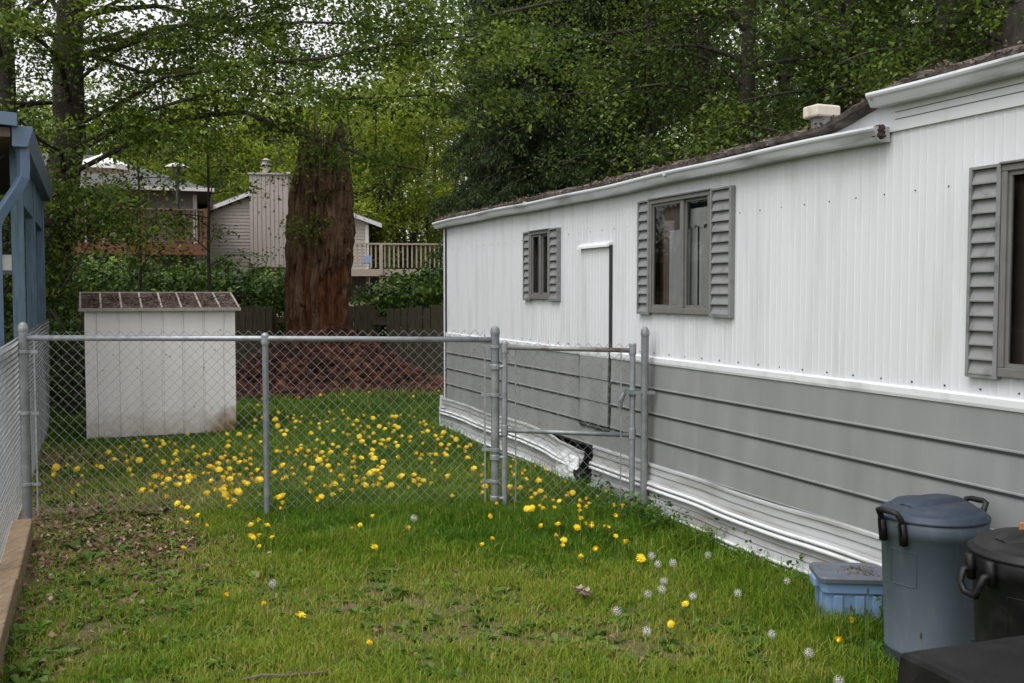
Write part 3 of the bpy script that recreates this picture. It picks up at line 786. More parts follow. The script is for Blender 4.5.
# gate
GA = (FB[0] + 0.068, FB[1] - 0.012); GB = (FC[0] - 0.085, FC[1] + 0.015)
org = (GA[0], GA[1], 0)
gt = empty('chain_link_gate', org, 'narrow chain link gate with rusting top and middle pipes', 'gate')
m_ = MB(); link_mesh(m_, (GA[0] + 0.025, GA[1]), (GB[0] - 0.02, GB[1]), 0.075, 1.252, r=0.0018); m_.build('wire_mesh', M['wire'], gt, org, recalc=False)
for p, z1 in ((GA, 1.225), (GB, 1.21)):
    m_ = MB(); m_.lathe([(0.021, 0.05), (0.021, z1), (0.024, z1 + 0.003), (0.022, z1 + 0.022), (0.006, z1 + 0.03)], (p[0], p[1], 0), 12); m_.build('upright', M['galv'], gt, org)
for za, zb, nm in ((1.208, 1.195, 'top_pipe'), (0.605, 0.595, 'middle_pipe'), (0.035, 0.03, 'bottom_pipe')):
    m_ = MB(); m_.tube([(GA[0], GA[1], za), (GB[0], GB[1], zb)], 0.0165, 10); m_.build(nm, M['galv_rust'] if nm == 'top_pipe' else M['galv_post'], gt, org, smooth=True)
for p in (GA, GB):
    for z in (1.165, 0.565): m_ = MB(); m_.lathe([(0.024, z), (0.026, z + 0.005), (0.026, z + 0.075), (0.024, z + 0.08)], (p[0], p[1], 0), 12); m_.build('corner_fitting', M['galv'], gt, org)
for z in (1.06, 0.40, 0.10):
    m_ = MB(); m_.tube([(FB[0], FB[1] - 0.0, z), (GA[0], GA[1] - 0.01, z + 0.012)], 0.013, 8); m_.lathe([(0.036, z - 0.014), (0.039, z - 0.01), (0.039, z + 0.02), (0.036, z + 0.024)], (FB[0], FB[1], 0), 14); m_.build('hinge', M['galv'], gt, org)
m_ = MB(); z = 0.90
m_.box(GB[0] - 0.05, FC[0] + 0.07, GB[1] - 0.038, GB[1] - 0.026, z - 0.012, z + 0.012); m_.box(GB[0] - 0.05, FC[0] + 0.07, GB[1] + 0.034, GB[1] + 0.044, z - 0.01, z + 0.014)
m_.lathe([(0.024, z - 0.03), (0.028, z - 0.02), (0.028, z + 0.02), (0.024, z + 0.03)], (GB[0], GB[1], 0), 12)
m_.tube([(GB[0] - 0.06, GB[1] - 0.03, z + 0.0), (GB[0] - 0.085, GB[1] - 0.03, z - 0.05), (GB[0] - 0.09, GB[1] - 0.03, z - 0.11)], [0.016, 0.02, 0.013], 8)
m_.build('latch', M['galv_post'], gt, org)
m_ = MB(); m_.box(GA[0] + 0.075, GA[0] + 0.085, GA[1] - 0.003, GA[1] + 0.003, 0.08, 1.2); m_.build('tension_bar', M['galv'], gt, org); m_ = MB(); m_.box(GB[0] - 0.085, GB[0] - 0.076, GB[1] - 0.003, GB[1] + 0.003, 0.08, 1.19); m_.build('tension_bar', M['galv'], gt, org)
# side fence, runs away along the carport
SD = Vector((-0.42, 1.0)).normalized()
S0 = Vector((FA[0] - 0.045, FA[1])) - SD * 4.2; S1 = Vector((FA[0] - 0.045, FA[1])) + SD * 5.5
org = (S0.x, S0.y, 0)
sf = empty('chain_link_fence', org, 'side chain link fence running along the blue carport beside the plank', 'fence')
m_ = MB(); link_mesh(m_, S0, S1, 0.08, 1.30, r=0.0021, jit=0.6); m_.build('wire_mesh', M['wire'], sf, org, recalc=False)
m_ = MB(); m_.tube([(S0.x - 0.03, S0.y, 1.25), (S1.x - 0.03, S1.y, 1.25)], 0.019, 10); m_.build('top_rail', M['galv'], sf, org, smooth=True)
for t in (0.4, 2.3, 6.8, 9.65):
    p = S0 + SD * t; m_ = MB(); post(m_, (p.x - 0.035, p.y), 0.024, 1.235, False); m_.build('post', M['galv_post'], sf, org)
# plank edging on the ground
for (a, b, lab) in (((-1.46, 2.4), (-2.56, 5.02), 'near weathered timber lying end to end along the side fence'), ((-2.57, 5.05), (-3.12, 6.36), 'far weathered timber ending at the fence corner post')):
    t = MB(); A = Vector((a[0] - 0.03, a[1], 0.06)); B = Vector((b[0] - 0.03, b[1], 0.075))
    t.beam(A, B, 0.13, 0.15)
    o = t.build('landscape_timber', M['timber'], None, (a[0], a[1], 0), bevel=0.008)
    tag(o, lab, 'timber', 'timbers edging the side fence')

# ================================================================== CARPORT
CN = (-3.74, 7.6, 0); CV = Vector((-0.389, 0.921)).normalized()
cp = empty('carport', CN, 'blue painted carport with posts, gutter and downspout behind the side fence', 'carport', math.atan2(CV.y, CV.x))
m_ = MB(); m_.prism([(0.0, 2.84), (3.6, 3.06), (3.6, 3.14), (0.0, 2.90)], 'x', -0.1, 4.9); m_.build('roof', M['shingle'], cp)
m_ = MB(); m_.prism([(-0.02, 2.835), (3.6, 3.05), (3.6, 3.17), (-0.02, 2.93)], 'x', -0.16, -0.101); m_.build('barge_board', M['blue_gutter'], cp)
m_ = MB(); m_.box(-0.095, 4.8, 0.03, 3.5, 2.76, 2.83); m_.build('soffit', M['soffit'], cp)
m_ = MB(); m_.prism([(0.02, 2.845), (-0.12, 2.845), (-0.125, 2.82), (-0.085, 2.69), (0.02, 2.69)], 'x', -0.1, 4.75); m_.build('gutter', M['blue_gutter'], cp, bevel=0.004)
m_ = MB(); m_.tube([(0.0, -0.045, 2.70), (0.0, -0.05, 2.56), (0.0, -0.045, 2.47), (0.0, 0.0, 2.38), (0.0, 0.125, 2.18), (0.0, 0.155, 2.09), (0.0, 0.155, 0.05)], 0.052, 4, True); m_.build('downspout', M['blue_gutter'], cp, bevel=0.008)
for x in (0.5, 2.4, 4.55):
    m_ = MB(); m_.box(x - 0.05, x + 0.05, -0.015, 0.075, -0.1, 2.76); m_.build('post', M['blue_paint'], cp, bevel=0.006)
m_ = MB(); m_.box(0.56, 2.34, 0.0, 0.055, 2.33, 2.758); m_.box(2.46, 4.49, 0.0, 0.055, 2.33, 2.758); m_.build('header_beam', M['blue_paint'], cp)
m_ = MB()
for k in range(16):
    y = 0.12 + k * 0.07
    m_.beam((0.62, y, 2.2), (0.62, y + 0.45, 2.72), 0.012, 0.022, (1, 0, 0)); m_.beam((0.65, y + 0.45, 2.2), (0.65, y, 2.72), 0.012, 0.022, (1, 0, 0))
m_.build('lattice', M['lattice'], cp)
m_ = MB(); m_.box(0.0, 4.8, 2.6, 2.7, -0.1, 2.76); m_.box(4.72, 4.8, 0.6, 2.6, -0.1, 2.76); m_.build('wall', M['blue_paint'], cp)
m_ = MB(); m_.box(1.4, 1.52, 0.1, 2.6, 1.76, 1.80); m_.box(1.43, 1.49, 0.5, 0.56, -0.1, 1.761); m_.build('shelf_rail', M['lattice'], cp)
bk = MB(); bk.lathe([(0.055, 0), (0.065, 0.12), (0.07, 0.122), (0.07, 0.135), (0.0, 0.135)], (0, 0, 0), 16)
p = Vector((CN[0], CN[1])) + CV * 1.46 + Vector((-CV.y, CV.x)) * 0.19
o = bk.build('bucket', M['house_white'], None); o.location = (p.x, p.y, 1.80)
tag(o, 'small white tub standing on the carport rail', 'tub')

# ================================================================== SHED
def shed_mat():
    m = mat('shed_stained', (0.7, 0.68, 0.665), 0.5, var=0.04, scale=4, stretch=(1, 1, 0.3), dirt=(0.6, 0.57, 0.54), dirt_scale=3, dirt_lo=0.5, dirt_hi=0.9)
    nt = m.node_tree; b = nt.nodes['Principled BSDF']; L = nt.links.new; N = nt.nodes.new
    src = b.inputs['Base Color'].links[0].from_socket
    tc = N('ShaderNodeTexCoord'); sp = N('ShaderNodeSeparateXYZ'); L(tc.outputs['Object'], sp.inputs[0])
    nz = N('ShaderNodeTexNoise'); nz.inputs['Scale'].default_value = 9; L(tc.outputs['Object'], nz.inputs[0])
    v = N('ShaderNodeVectorMath'); v.operation = 'DISTANCE'; v.inputs[1].default_value = (1.5, 0, 0.02); L(tc.outputs['Object'], v.inputs[0])
    ad = N('ShaderNodeMath'); ad.operation = 'MULTIPLY_ADD'; L(nz.outputs[0], ad.inputs[0]); ad.inputs[1].default_value = -0.35; L(v.outputs['Value'], ad.inputs[2])
    mr = N('ShaderNodeMapRange'); mr.inputs[1].default_value = 0.16; mr.inputs[2].default_value = -0.05; L(ad.outputs[0], mr.inputs[0])
    n4 = N('ShaderNodeTexNoise'); n4.inputs['Scale'].default_value = 14; n4.inputs['Detail'].default_value = 8; L(tc.outputs['Object'], n4.inputs[0])
    a4 = N('ShaderNodeMath'); a4.operation = 'MULTIPLY_ADD'; L(n4.outputs[0], a4.inputs[0]); a4.inputs[1].default_value = -0.5; L(sp.outputs['Z'], a4.inputs[2])
    m4 = N('ShaderNodeMapRange'); m4.inputs[1].default_value = 0.12; m4.inputs[2].default_value = -0.28; m4.inputs[4].default_value = 0.75; L(a4.outputs[0], m4.inputs[0])
    x4 = N('ShaderNodeMix'); x4.data_type = 'RGBA'; x4.inputs[7].default_value = (0.27, 0.22, 0.15, 1); L(m4.outputs[0], x4.inputs[0]); L(src, x4.inputs[6]); src = x4.outputs[2]
    mx = N('ShaderNodeMix'); mx.data_type = 'RGBA'; mx.inputs[7].default_value = (0.2, 0.125, 0.045, 1)
    L(mr.outputs[0], mx.inputs[0]); L(src, mx.inputs[6]); L(mx.outputs[2], b.inputs['Base Color'])
    return m
shm = shed_mat()
SHO = (-4.53, 10.62, 0); SRZ = math.atan2(0.6, 1.41); SW = 1.53; SDp = 1.3
sh = empty('storage_shed', SHO, 'small off white metal shed with a low ribbed roof covered in leaf litter', 'shed', SRZ)
m_ = MB(); fr = [0, .06, .206, .355, .5, .64, .784, .927, 1]
for a, b in zip(fr, fr[1:]):
    x0, x1 = a * SW, b * SW
    m_.grid([[(x0, 0.012, z), (x0 + 0.012, 0.012, z), (x0 + 0.02, 0.0, z), (x1 - 0.008, 0.0, z), (x1, 0.012, z)] for z in (-0.03, 1.42)])
for x in (0, SW):
    m_.grid([[(x, 0.012, z), (x, SDp, z)] for z in (-0.03, 1.42)])
    m_.f.append((len(m_.v), len(m_.v) + 1, len(m_.v) + 2)); m_.v += [(x, 0.012, 1.42), (x, SDp, 1.42), (x, SDp / 2, 1.57)]
m_.grid([[(0, SDp, z), (SW, SDp, z)] for z in (-0.03, 1.42)])
m_.build('wall', shm, sh)
m_ = MB(); m_.box(-0.012, 0.03, -0.008, 0.03, -0.02, 1.41); m_.build('corner_trim', shm, sh); m_ = MB(); m_.box(SW - 0.03, SW + 0.012, -0.008, 0.03, 0.12, 1.41); m_.build('corner_trim', shm, sh)
for (fx, fz) in ((.17, .93), (.33, .78), (.36, 1.12), (.52, .92), (.55, .9), (.71, .33), (.86, .96), (.9, 1.18), (.1, .77), (.78, .77)):
    m_ = MB(); m_.box(fx * SW, fx * SW + .012, -.004, .004, fz, fz + .012); m_.build('rust_spot', M['rust'], sh)
m_ = MB(); m_.box(0.0, SW - 0.25, -0.012, -0.002, -0.03, 0.045); m_.build('base_rail', M['seam_and_shade'], sh)
m_ = MB(); n = 40; rows = []
for j, (y, z) in enumerate(((-0.055, 1.415), (-0.055, 1.432), (SDp * .25, 1.51), (SDp / 2, 1.59), (SDp * .75, 1.51), (SDp + 0.055, 1.415))):
    rows.append([(-0.05 + (SW + 0.1) * i / n, y, z + (0.018 * float(vnoise(i * 0.9, j * 1.7, 3)) if 0 < j < 5 else 0)) for i in range(n + 1)])
m_.grid(rows); rf = m_.build('roof', M['leafy_roof'], sh)
for k in range(9):
    x = -0.055 + k * (SW + 0.10) / 8
    for (ya, za, yb, zb) in ((-0.06, 1.434, SDp / 2, 1.60), (SDp / 2, 1.60, SDp + 0.06, 1.434)):
        m_ = MB(); m_.beam((x + 0.005, ya, za), (x + 0.005, yb, zb), 0.02, 0.024); m_.build('rib', M['shed_rib'], rf)
m_ = MB(); m_.box(-0.07, SW + 0.07, -0.072, -0.05, 1.405, 1.44); m_.box(-0.06, SW + 0.06, SDp / 2 - 0.02, SDp / 2 + 0.02, 1.598, 1.614); m_.build('eave_trim', M['shed_rib'], sh)
rg = np.random.default_rng(3)
cen = [(rg.uniform(0, SW), y := rg.uniform(0, SDp / 2 - 0.05), 1.445 + y * 0.24) for i in range(220)]
tag(leaves('roof_litter', M['litter'], cen, 0.1, 10, 0.028, 5, sh, flat=0.08, droop=0, tint_mid=0.14, up=2.0, aspect=0.8), kind='stuff')

# ================================================================== BINS
def can(name, loc, rz, r0, r1, h, body, lid, label, handle=M['black_plastic'], drop=False):
    o = empty(name, loc, label, 'trash can', rz)
    m_ = MB()
    m_.lathe([(r0 * 0.93, 0.0), (r0, 0.012), (r0 + (r1 - r0) * 0.13, h * 0.13), (r0 + (r1 - r0) * 0.13 + 0.003, h * 0.135), (r0 + (r1 - r0) * 0.15 + 0.003, h * 0.15), (r0 + (r1 - r0) * 0.15, h * 0.155), (r0 + (r1 - r0) * 0.55, h * 0.52), (r0 + (r1 - r0) * 0.86, h * 0.83), (r1 + 0.007, h * 0.845), (r1 + 0.009, h * 0.88), (r1 + 0.010, h * 0.93), (r1 + 0.004, h * 0.94), (r1 - 0.012, h * 0.94)], (0, 0, 0), 56)
    b = m_.build('body', body, o, smooth=True)
    for p in b.data.polygons: p.use_smooth = True
    m_ = MB()
    ang = math.radians(-172 if not drop else -140)
    rr = lambda z: r0 + (r1 - r0) * z / h + 0.003
    pts = []
    for (da, z) in ((-0.3, h * .76), (0.3, h * .76), (0.3, h * .555), (-0.3, h * .555), (-0.3, h * .76)):
        pts.append((da, z))
    P = []
    for (a, z), (a2, z2) in zip(pts, pts[1:]):
        for t in (0, .25, .5, .75):
            aa = ang + a + (a2 - a) * t; zz = z + (z2 - z) * t
            P.append((rr(zz) * math.cos(aa), rr(zz) * math.sin(aa), zz))
    P.append(P[0])
    m_.tube(P, 0.0014, 5); m_.build('label_outline', body, o)
    # lid
    m_ = MB(); n = 56; R1 = r1 + 0.009
    prof = [(R1 - 0.006, h * 0.925), (R1 + 0.004, h * 0.93), (R1 + 0.004, h * 0.948), (R1 - 0.008, h * 0.952), (R1 - 0.010, h * 0.966), (R1 - 0.018, h * 0.975), (R1 - 0.03, h * 0.978), (R1 - 0.045, h * 0.992), (R1 * 0.72, h * 1.012), (R1 * 0.4, h * 1.024), (0.003, h * 1.028)]
    m_.lathe(prof, (0, 0, 0), n)
    l = m_.build('lid', lid, o, smooth=True)
    m_ = MB(); rows = []
    for i in range(15):
        x = (i / 14 - 0.5) * 1.5 * r1
        c = 1 - (2 * i / 14 - 1) ** 2
        zt = h * 1.0 + 0.012 + 0.026 * c ** 0.6
        wv = 0.035 + 0.02 * c
        rows.append([(x, -wv - 0.03, h * 0.99), (x, -wv, zt - 0.006), (x, -wv * 0.6, zt), (x, wv * 0.6, zt), (x, wv, zt - 0.006), (x, wv + 0.03, h * 0.99)])
    m_.grid(rows); m_.build('lid_grip', lid, l, smooth=True)
    for s in (-1, 1):
        m_ = MB(); x = s * (r1 + 0.012)
        for y in (-0.055, 0.055):
            m_.beam((x, y, h * 0.80), (x + s * 0.012, y, h * 0.93), 0.026, 0.022, (1, 0, 0))
        K = [(0.006, 0.055, .86), (0.016, 0.055, .95), (0.036, 0.05, .99), (0.04, 0.03, .997)] if not drop else [(0.006, 0.055, .86), (0.035, 0.055, .85), (0.05, 0.05, .79), (0.046, 0.03, .745)]
        pth = [(x + s * q, -y_, h * z_) for q, y_, z_ in K] + [(x + s * q, y_, h * z_) for q, y_, z_ in K[::-1]]
        m_.tube(pth, 0.0125, 8); m_.build('handle', handle, o, smooth=True)
    return o
can('trash_can', (1.785, 4.2, 0), R(25), 0.18, 0.21, 0.705, M['bin_blue'], M['bin_lid'], 'slate blue plastic trash can with a navy lid and black handles')
c2 = can('trash_can', (1.93, 3.60, 0), R(12), 0.20, 0.235, 0.70, M['black_plastic'], M['black_plastic'], 'black plastic trash can with black lid at the picture edge', drop=True)
# wood offcut on the black can lid
m_ = MB(); m_.box(-0.10, 0.10, -0.02, 0.02, 0, 0.038)
o = m_.build('wood_offcut', M['offcut'], None, bevel=0.003); o.location = (1.96, 3.66, 0.722); o.rotation_euler = (0, 0, R(25))
tag(o, 'orange brown wood offcut lying on the black can lid', 'wood block')
# tote
to = empty('storage_tote', (1.64, 4.79, 0), 'light blue plastic storage tote with a dirty grey lid beside the blue can', 'tote', R(-5))
m_ = MB()
def rrect(hx, hy, r, z, n=5):
    out = []
    for cx, cy, a0 in ((hx - r, hy - r, 0), (-hx + r, hy - r, 90), (-hx + r, -hy + r, 180), (hx - r, -hy + r, 270)):
        for k in range(n + 1):
            a = R(a0 + 90 * k / n); out.append((cx + r * math.cos(a), cy + r * math.sin(a), z))
    return out
def loft(rings):
    mb = MB(); n = len(rings[0])
    for r in rings: mb.v += r
    for i in range(len(rings) - 1):
        for k in range(n):
            k2 = (k + 1) % n; mb.f.append((i * n + k, i * n + k2, (i + 1) * n + k2, (i + 1) * n + k))
    mb.f.append(tuple(range(n - 1, -1, -1))); e = (len(rings) - 1) * n; mb.f.append(tuple(e + k for k in range(n)))
    return mb
loft([rrect(.132, .10, .03, -0.02), rrect(.145, .112, .03, 0.17), rrect(.146, .113, .03, 0.172), rrect(.156, .123, .03, 0.178), rrect(.159, .126, .03, 0.222), rrect(.164, .131, .03, 0.226), rrect(.164, .131, .03, 0.235)]).build('body', M['tote_blue'], to, bevel=0.002)
for x in (-0.08, 0.02, 0.1):
    m_ = MB(); m_.box(x - 0.022, x + 0.022, -0.119, -0.10, 0.0, 0.165); m_.build('panel_rib', M['tote_blue'], to, bevel=0.005)
for y in (-0.04, 0.05):
    m_ = MB(); m_.box(-0.151, -0.13, y - 0.025, y + 0.025, 0.0, 0.165); m_.build('panel_rib', M['tote_blue'], to, bevel=0.005)
for x in (-0.183, 0.152):
    m_ = MB(); m_.box(x, x + 0.031, -0.05, 0.05, 0.185, 0.23); m_.build('handle', M['tote_blue'], to, bevel=0.008)
loft([rrect(.172, .139, .035, 0.232), rrect(.174, .141, .035, 0.25), rrect(.167, .134, .035, 0.259), rrect(.14, .107, .03, 0.259), rrect(.135, .102, .03, 0.254)]).build('lid', M['tote_lid'], to)
cen = [(rg.uniform(-.02, .13), rg.uniform(-.09, .09), 0.258) for i in range(26)]
tag(leaves('lid_litter', M['litter'], cen, 0.05, 7, 0.014, 15, to, flat=0.04, droop=0, tint_mid=0.3, up=2.5, aspect=0.6), kind='stuff')
# covered box
cb = empty('covered_box', (1.2, 3.04, 0), 'low box under a fitted black vinyl cover in the lower corner', 'covered box', math.atan2(0.15, 0.43))
rings = []
def ring(x0, x1, y0, y1, z, wob):
    out = []; n = 12
    for (a, b) in (((x0, y0), (x1, y0)), ((x1, y0), (x1, y1)), ((x1, y1), (x0, y1)), ((x0, y1), (x0, y0))):
        for k in range(n):
            t = k / n; x = a[0] + (b[0] - a[0]) * t; y = a[1] + (b[1] - a[1]) * t
            dx, dy = b[1] - a[1], -(b[0] - a[0]); l = math.hypot(dx, dy)
            o = wob * math.sin(k * 1.9 + x * 3)
            out.append((x + dx / l * o, y + dy / l * o, z + wob * 0.2 * math.sin(k * 2.3)))
    return out
for (ins, z, wob) in ((-0.035, 0.02, 0.022), (-0.02, 0.2, 0.014), (-0.005, 0.40, 0.006), (0.0, 0.478, 0.002), (0.008, 0.492, 0.001), (0.022, 0.498, 0.0)):
    rings.append(ring(0.0 + ins, 0.85 - ins, -0.62 + ins, 0.0 - ins, z, wob))
loft(rings).build('cover', M['cover'], cb, smooth=False)
m_ = MB(); m_.box(0.06, 0.79, -0.56, -0.06, -0.02, 0.45); m_.build('box', M['black_plastic'], cb)

# ================================================================== STUMP
def stump_mat():
    m, nt, b, out = new_mat('rotten_cedar_bark')
    N = nt.nodes.new; L = nt.links.new
    tc = N('ShaderNodeTexCoord'); mp = N('ShaderNodeMapping'); mp.inputs['Scale'].default_value = (1, 1, 0.3); L(tc.outputs['Object'], mp.inputs[0])
    n1 = N('ShaderNodeTexNoise'); n1.inputs['Scale'].default_value = 11; n1.inputs['Detail'].default_value = 12; n1.inputs['Roughness'].default_value = 0.7; L(mp.outputs[0], n1.inputs[0])
    r1 = N('ShaderNodeValToRGB'); e = r1.color_ramp.elements
    e[0].position = 0.32; e[0].color = (0.026, 0.014, 0.009, 1); e[1].position = 0.66; e[1].color = (0.30, 0.185, 0.12, 1)
    L(n1.outputs[0], r1.inputs[0])
    r2 = N('ShaderNodeValToRGB'); e = r2.color_ramp.elements
    e[0].position = 0.3; e[0].color = (0.05, 0.018, 0.01, 1); e[1].position = 0.66; e[1].color = (0.30, 0.125, 0.065, 1)
    L(n1.outputs[0], r2.inputs[0])
    n2 = N('ShaderNodeTexNoise'); n2.inputs['Scale'].default_value = 1.8; n2.inputs['Detail'].default_value = 5; L(tc.outputs['Object'], n2.inputs[0])
    at_ = N('ShaderNodeAttribute'); at_.attribute_name = 'tint'
    ad = N('ShaderNodeMath'); ad.operation = 'ADD'; L(n2.outputs[0], ad.inputs[0]); L(at_.outputs['Fac'], ad.inputs[1])
    mr = N('ShaderNodeMapRange'); mr.inputs[1].default_value = 0.56; mr.inputs[2].default_value = 0.92; L(ad.outputs[0], mr.inputs[0])
    mx = N('ShaderNodeMix'); mx.data_type = 'RGBA'; L(mr.outputs[0], mx.inputs[0]); L(r1.outputs[0], mx.inputs[6]); L(r2.outputs[0], mx.inputs[7])
    L(mx.outputs[2], b.inputs['Base Color']); b.inputs['Roughness'].default_value = 0.95; b.inputs['Specular IOR Level'].default_value = 0.1
    bp = N('ShaderNodeBump'); bp.inputs['Strength'].default_value = 1.0; bp.inputs['Distance'].default_value = 0.12; L(n1.outputs[0], bp.inputs['Height']); L(bp.outputs[0], b.inputs['Normal'])
    return m
SO = (STUMP[0], STUMP[1], 0.0)
st = empty('tree_stump', SO, 'tall rotten reddish brown tree stump rising from a mound of debris', 'tree stump')
na, nz_ = 260, 200
hz = [0, 0.5, 0.9, 1.3, 1.8, 2.3, 2.7, 3.1, 3.6, 4.0, 4.3]
hr = [0.74, 0.57, 0.50, 0.52, 0.55, 0.56, 0.555, 0.53, 0.46, 0.41, 0.36]
cx_ = [0.03, 0.02, -0.02, 0.0, 0.02, 0.05, 0.07, 0.08, 0.10, 0.10, 0.10]
A_ = np.linspace(0, 2 * np.pi, na, endpoint=False); Z_ = np.linspace(0, 4.25, nz_)
AA, ZZ = np.meshgrid(A_, Z_)
rr_ = np.interp(ZZ, hz, hr)
co3 = np.empty((nz_, na, 3)); tnt = np.zeros((nz_, na))
for i in range(nz_):
    for j in range(na):
        a = A_[j]; z = Z_[i]
        p = Vector((math.cos(a) * 2.2, math.sin(a) * 2.2, z * 0.35))
        rid = 1 - abs(mnoise.noise(p * 2.6 + Vector((0, 0, 3)))) * 2
        rid2 = mnoise.noise(Vector((math.cos(a) * 7, math.sin(a) * 7, z * 0.9)))
        big = mnoise.noise(Vector((math.cos(a) * 1.1, math.sin(a) * 1.1, z * 0.6 + 9)))
        fib = 1 - abs(mnoise.noise(Vector((math.cos(a) * 13, math.sin(a) * 13, z * 0.8 + 4 * mnoise.noise(Vector((math.cos(a) * 2, math.sin(a) * 2, z * 0.7)))))))
        lump = mnoise.noise(Vector((math.cos(a) * 5, math.sin(a) * 5, z * 3.2 + 20)))
        r = rr_[i, j] * (1 + 0.09 * rid * 0.7 + 0.10 * rid2 + 0.14 * big + 0.13 * (fib - 0.8) + 0.08 * lump) * (1 + 0.28 * math.exp(-z / 0.45) * math.sin(a * 5 + 1))
        spl = abs(mnoise.noise(Vector((math.cos(a) * 4.5, math.sin(a) * 4.5, z * 0.45 + 31 + 0.6 * mnoise.noise(Vector((a * 3, z * 2, 5)))))))
        split = float(sstep(0.07, 0.0, spl))
        r *= 1 - 0.13 * split
        # bark slab broken off on the lower right front
        da = math.atan2(math.sin(a - R(-48)), math.cos(a - R(-48)))
        zb = 2.05 + 0.3 * da + 0.3 * rid2 + 0.2 * mnoise.noise(Vector((a * 6, 0, 7)))
        inn = float(sstep(0.55, 0.42, abs(da + 0.12 * math.sin(z * 5)))) * (1.0 if z < zb else 0.0)
        r *= 1 - 0.15 * inn
        r *= 1 + 0.10 * float(sstep(0.55, 0.2, abs(da))) * float(sstep(2.0, 2.35, z)) * float(sstep(3.1, 2.5, z))
        # a second strip missing on the left front
        db = math.atan2(math.sin(a - R(-100)), math.cos(a - R(-100)))
        in2 = float(sstep(0.16, 0.1, abs(db + 0.05 * math.sin(z * 4)))) * float(sstep(0.6, 0.9, z)) * float(sstep(2.6, 2.2, z))
        r *= 1 - 0.09 * in2
        tnt[i, j] = 0.42 * inn + 0.3 * in2 + 0.12 * float(sstep(2.6, 1.0, z)) + (-0.12 if z > 2.6 else 0)
        zz = z + (1.3 * mnoise.noise(Vector((math.cos(a) * 3.4, math.sin(a) * 3.4, 1))) * (z / 4.25) ** 5)
        co3[i, j] = (SO[0] + np.interp(z, hz, cx_) + r * math.cos(a), SO[1] + r * math.sin(a), zz)
ii = np.arange(nz_ * na).reshape(nz_, na); i2 = np.roll(ii, -1, 1)
q = np.stack([ii[:-1], i2[:-1], i2[1:], ii[1:]], -1).reshape(-1, 4)
cv = np.concatenate([co3.reshape(-1, 3), [[SO[0] + 0.1, SO[1], 3.7]]]); top = nz_ * na
tri = np.stack([ii[-1], i2[-1], np.full(na, top)], -1)
np_mesh('trunk', cv, np.concatenate([np.full(len(q), 4), np.full(len(tri), 3)]), stump_mat(), np.concatenate([tnt.ravel(), [0]]), st, SO, np.concatenate([q.ravel(), tri.ravel()]))
rg = np.random.default_rng(21)
cen = [(SO[0] + 0.1 + rg.normal(0, 0.32), SO[1] + rg.normal(0, 0.3) - 0.1, rg.uniform(3.95, 4.6)) for i in range(38)] + [(SO[0] + rg.normal(-0.02, 0.22), SO[1] - 0.68 + rg.normal(0, 0.04), rg.uniform(2.5, 2.95)) for i in range(14)] + [(SO[0] + rg.normal(0.1, 0.35), SO[1] - 0.5 + rg.normal(0, 0.1), rg.uniform(3.3, 4.2)) for i in range(22)]
leaves('sprouts', M['leaf_alder'], cen, 0.26, 26, 0.07, 33, st, SO, tint_mid=0.55)
m_ = MB()
for i in range(14):
    a = rg.uniform(0, 6.28); p0 = Vector((SO[0] + 0.1 + 0.3 * math.cos(a), SO[1] + 0.3 * math.sin(a), 3.8))
    m_.tube([p0, p0 + Vector((math.cos(a) * .15, math.sin(a) * .15, .4)), p0 + Vector((math.cos(a) * .4, math.sin(a) * .4, .7))], [.012, .008, .004], 4)
m_.build('sprout_stem', M['twig'], st, SO)

def chips(name, mat_, P, size, seed, label=None, tm=0.5, parent=None, flat=0.35):
    rg = np.random.default_rng(seed); n = len(P); P = np.asarray(P)
    cub = np.array([[-1, -1, -1], [1, -1, -1], [1, 1, -1], [-1, 1, -1], [-1, -1, 1], [1, -1, 1], [1, 1, 1], [-1, 1, 1]], float) * 0.5
    fc = np.array([[3, 2, 1, 0], [4, 5, 6, 7], [0, 1, 5, 4], [1, 2, 6, 5], [2, 3, 7, 6], [3, 0, 4, 7]])
    v = cub[None] * (np.array([1, 0.45, flat]) * size * np.clip(rg.lognormal(-0.25, 0.5, (n, 1)), 0.2, 2.2))[:, None, :] * rg.uniform(0.6, 1.3, (n, 8, 3))
    az = rg.uniform(0, 6.28, n); tl = rg.normal(0, 0.45, n)
    x = v[..., 0] * np.cos(tl)[:, None] - v[..., 2] * np.sin(tl)[:, None]; z = v[..., 0] * np.sin(tl)[:, None] + v[..., 2] * np.cos(tl)[:, None]; y = v[..., 1]
    c, s = np.cos(az)[:, None], np.sin(az)[:, None]
    co = np.stack([x * c - y * s, x * s + y * c, z], -1) + P[:, None]
    li = (fc[None] + (np.arange(n) * 8)[:, None, None]).ravel()
    return np_mesh(name, co.reshape(-1, 3), np.full(n * 6, 4), mat_, np.repeat(np.clip(rg.normal(tm, 0.25, n), 0, 1), 8), parent, (0, 0, 0), li)
P = []
while len(P) < 7000:
    x = STUMP[0] + 0.1 + rg.normal(0, 1.05); y = STUMP[1] - abs(rg.normal(0, 1.1)) + rg.uniform(-0.3, 0.5)
    P.append((x, y, float(terrain(x, y)) + 0.02))
o = chips('wood_debris', M['debris'], P, 0.13, 8); tag(o, 'red brown rotten wood chunks heaped around the stump', 'wood debris', kind='stuff')

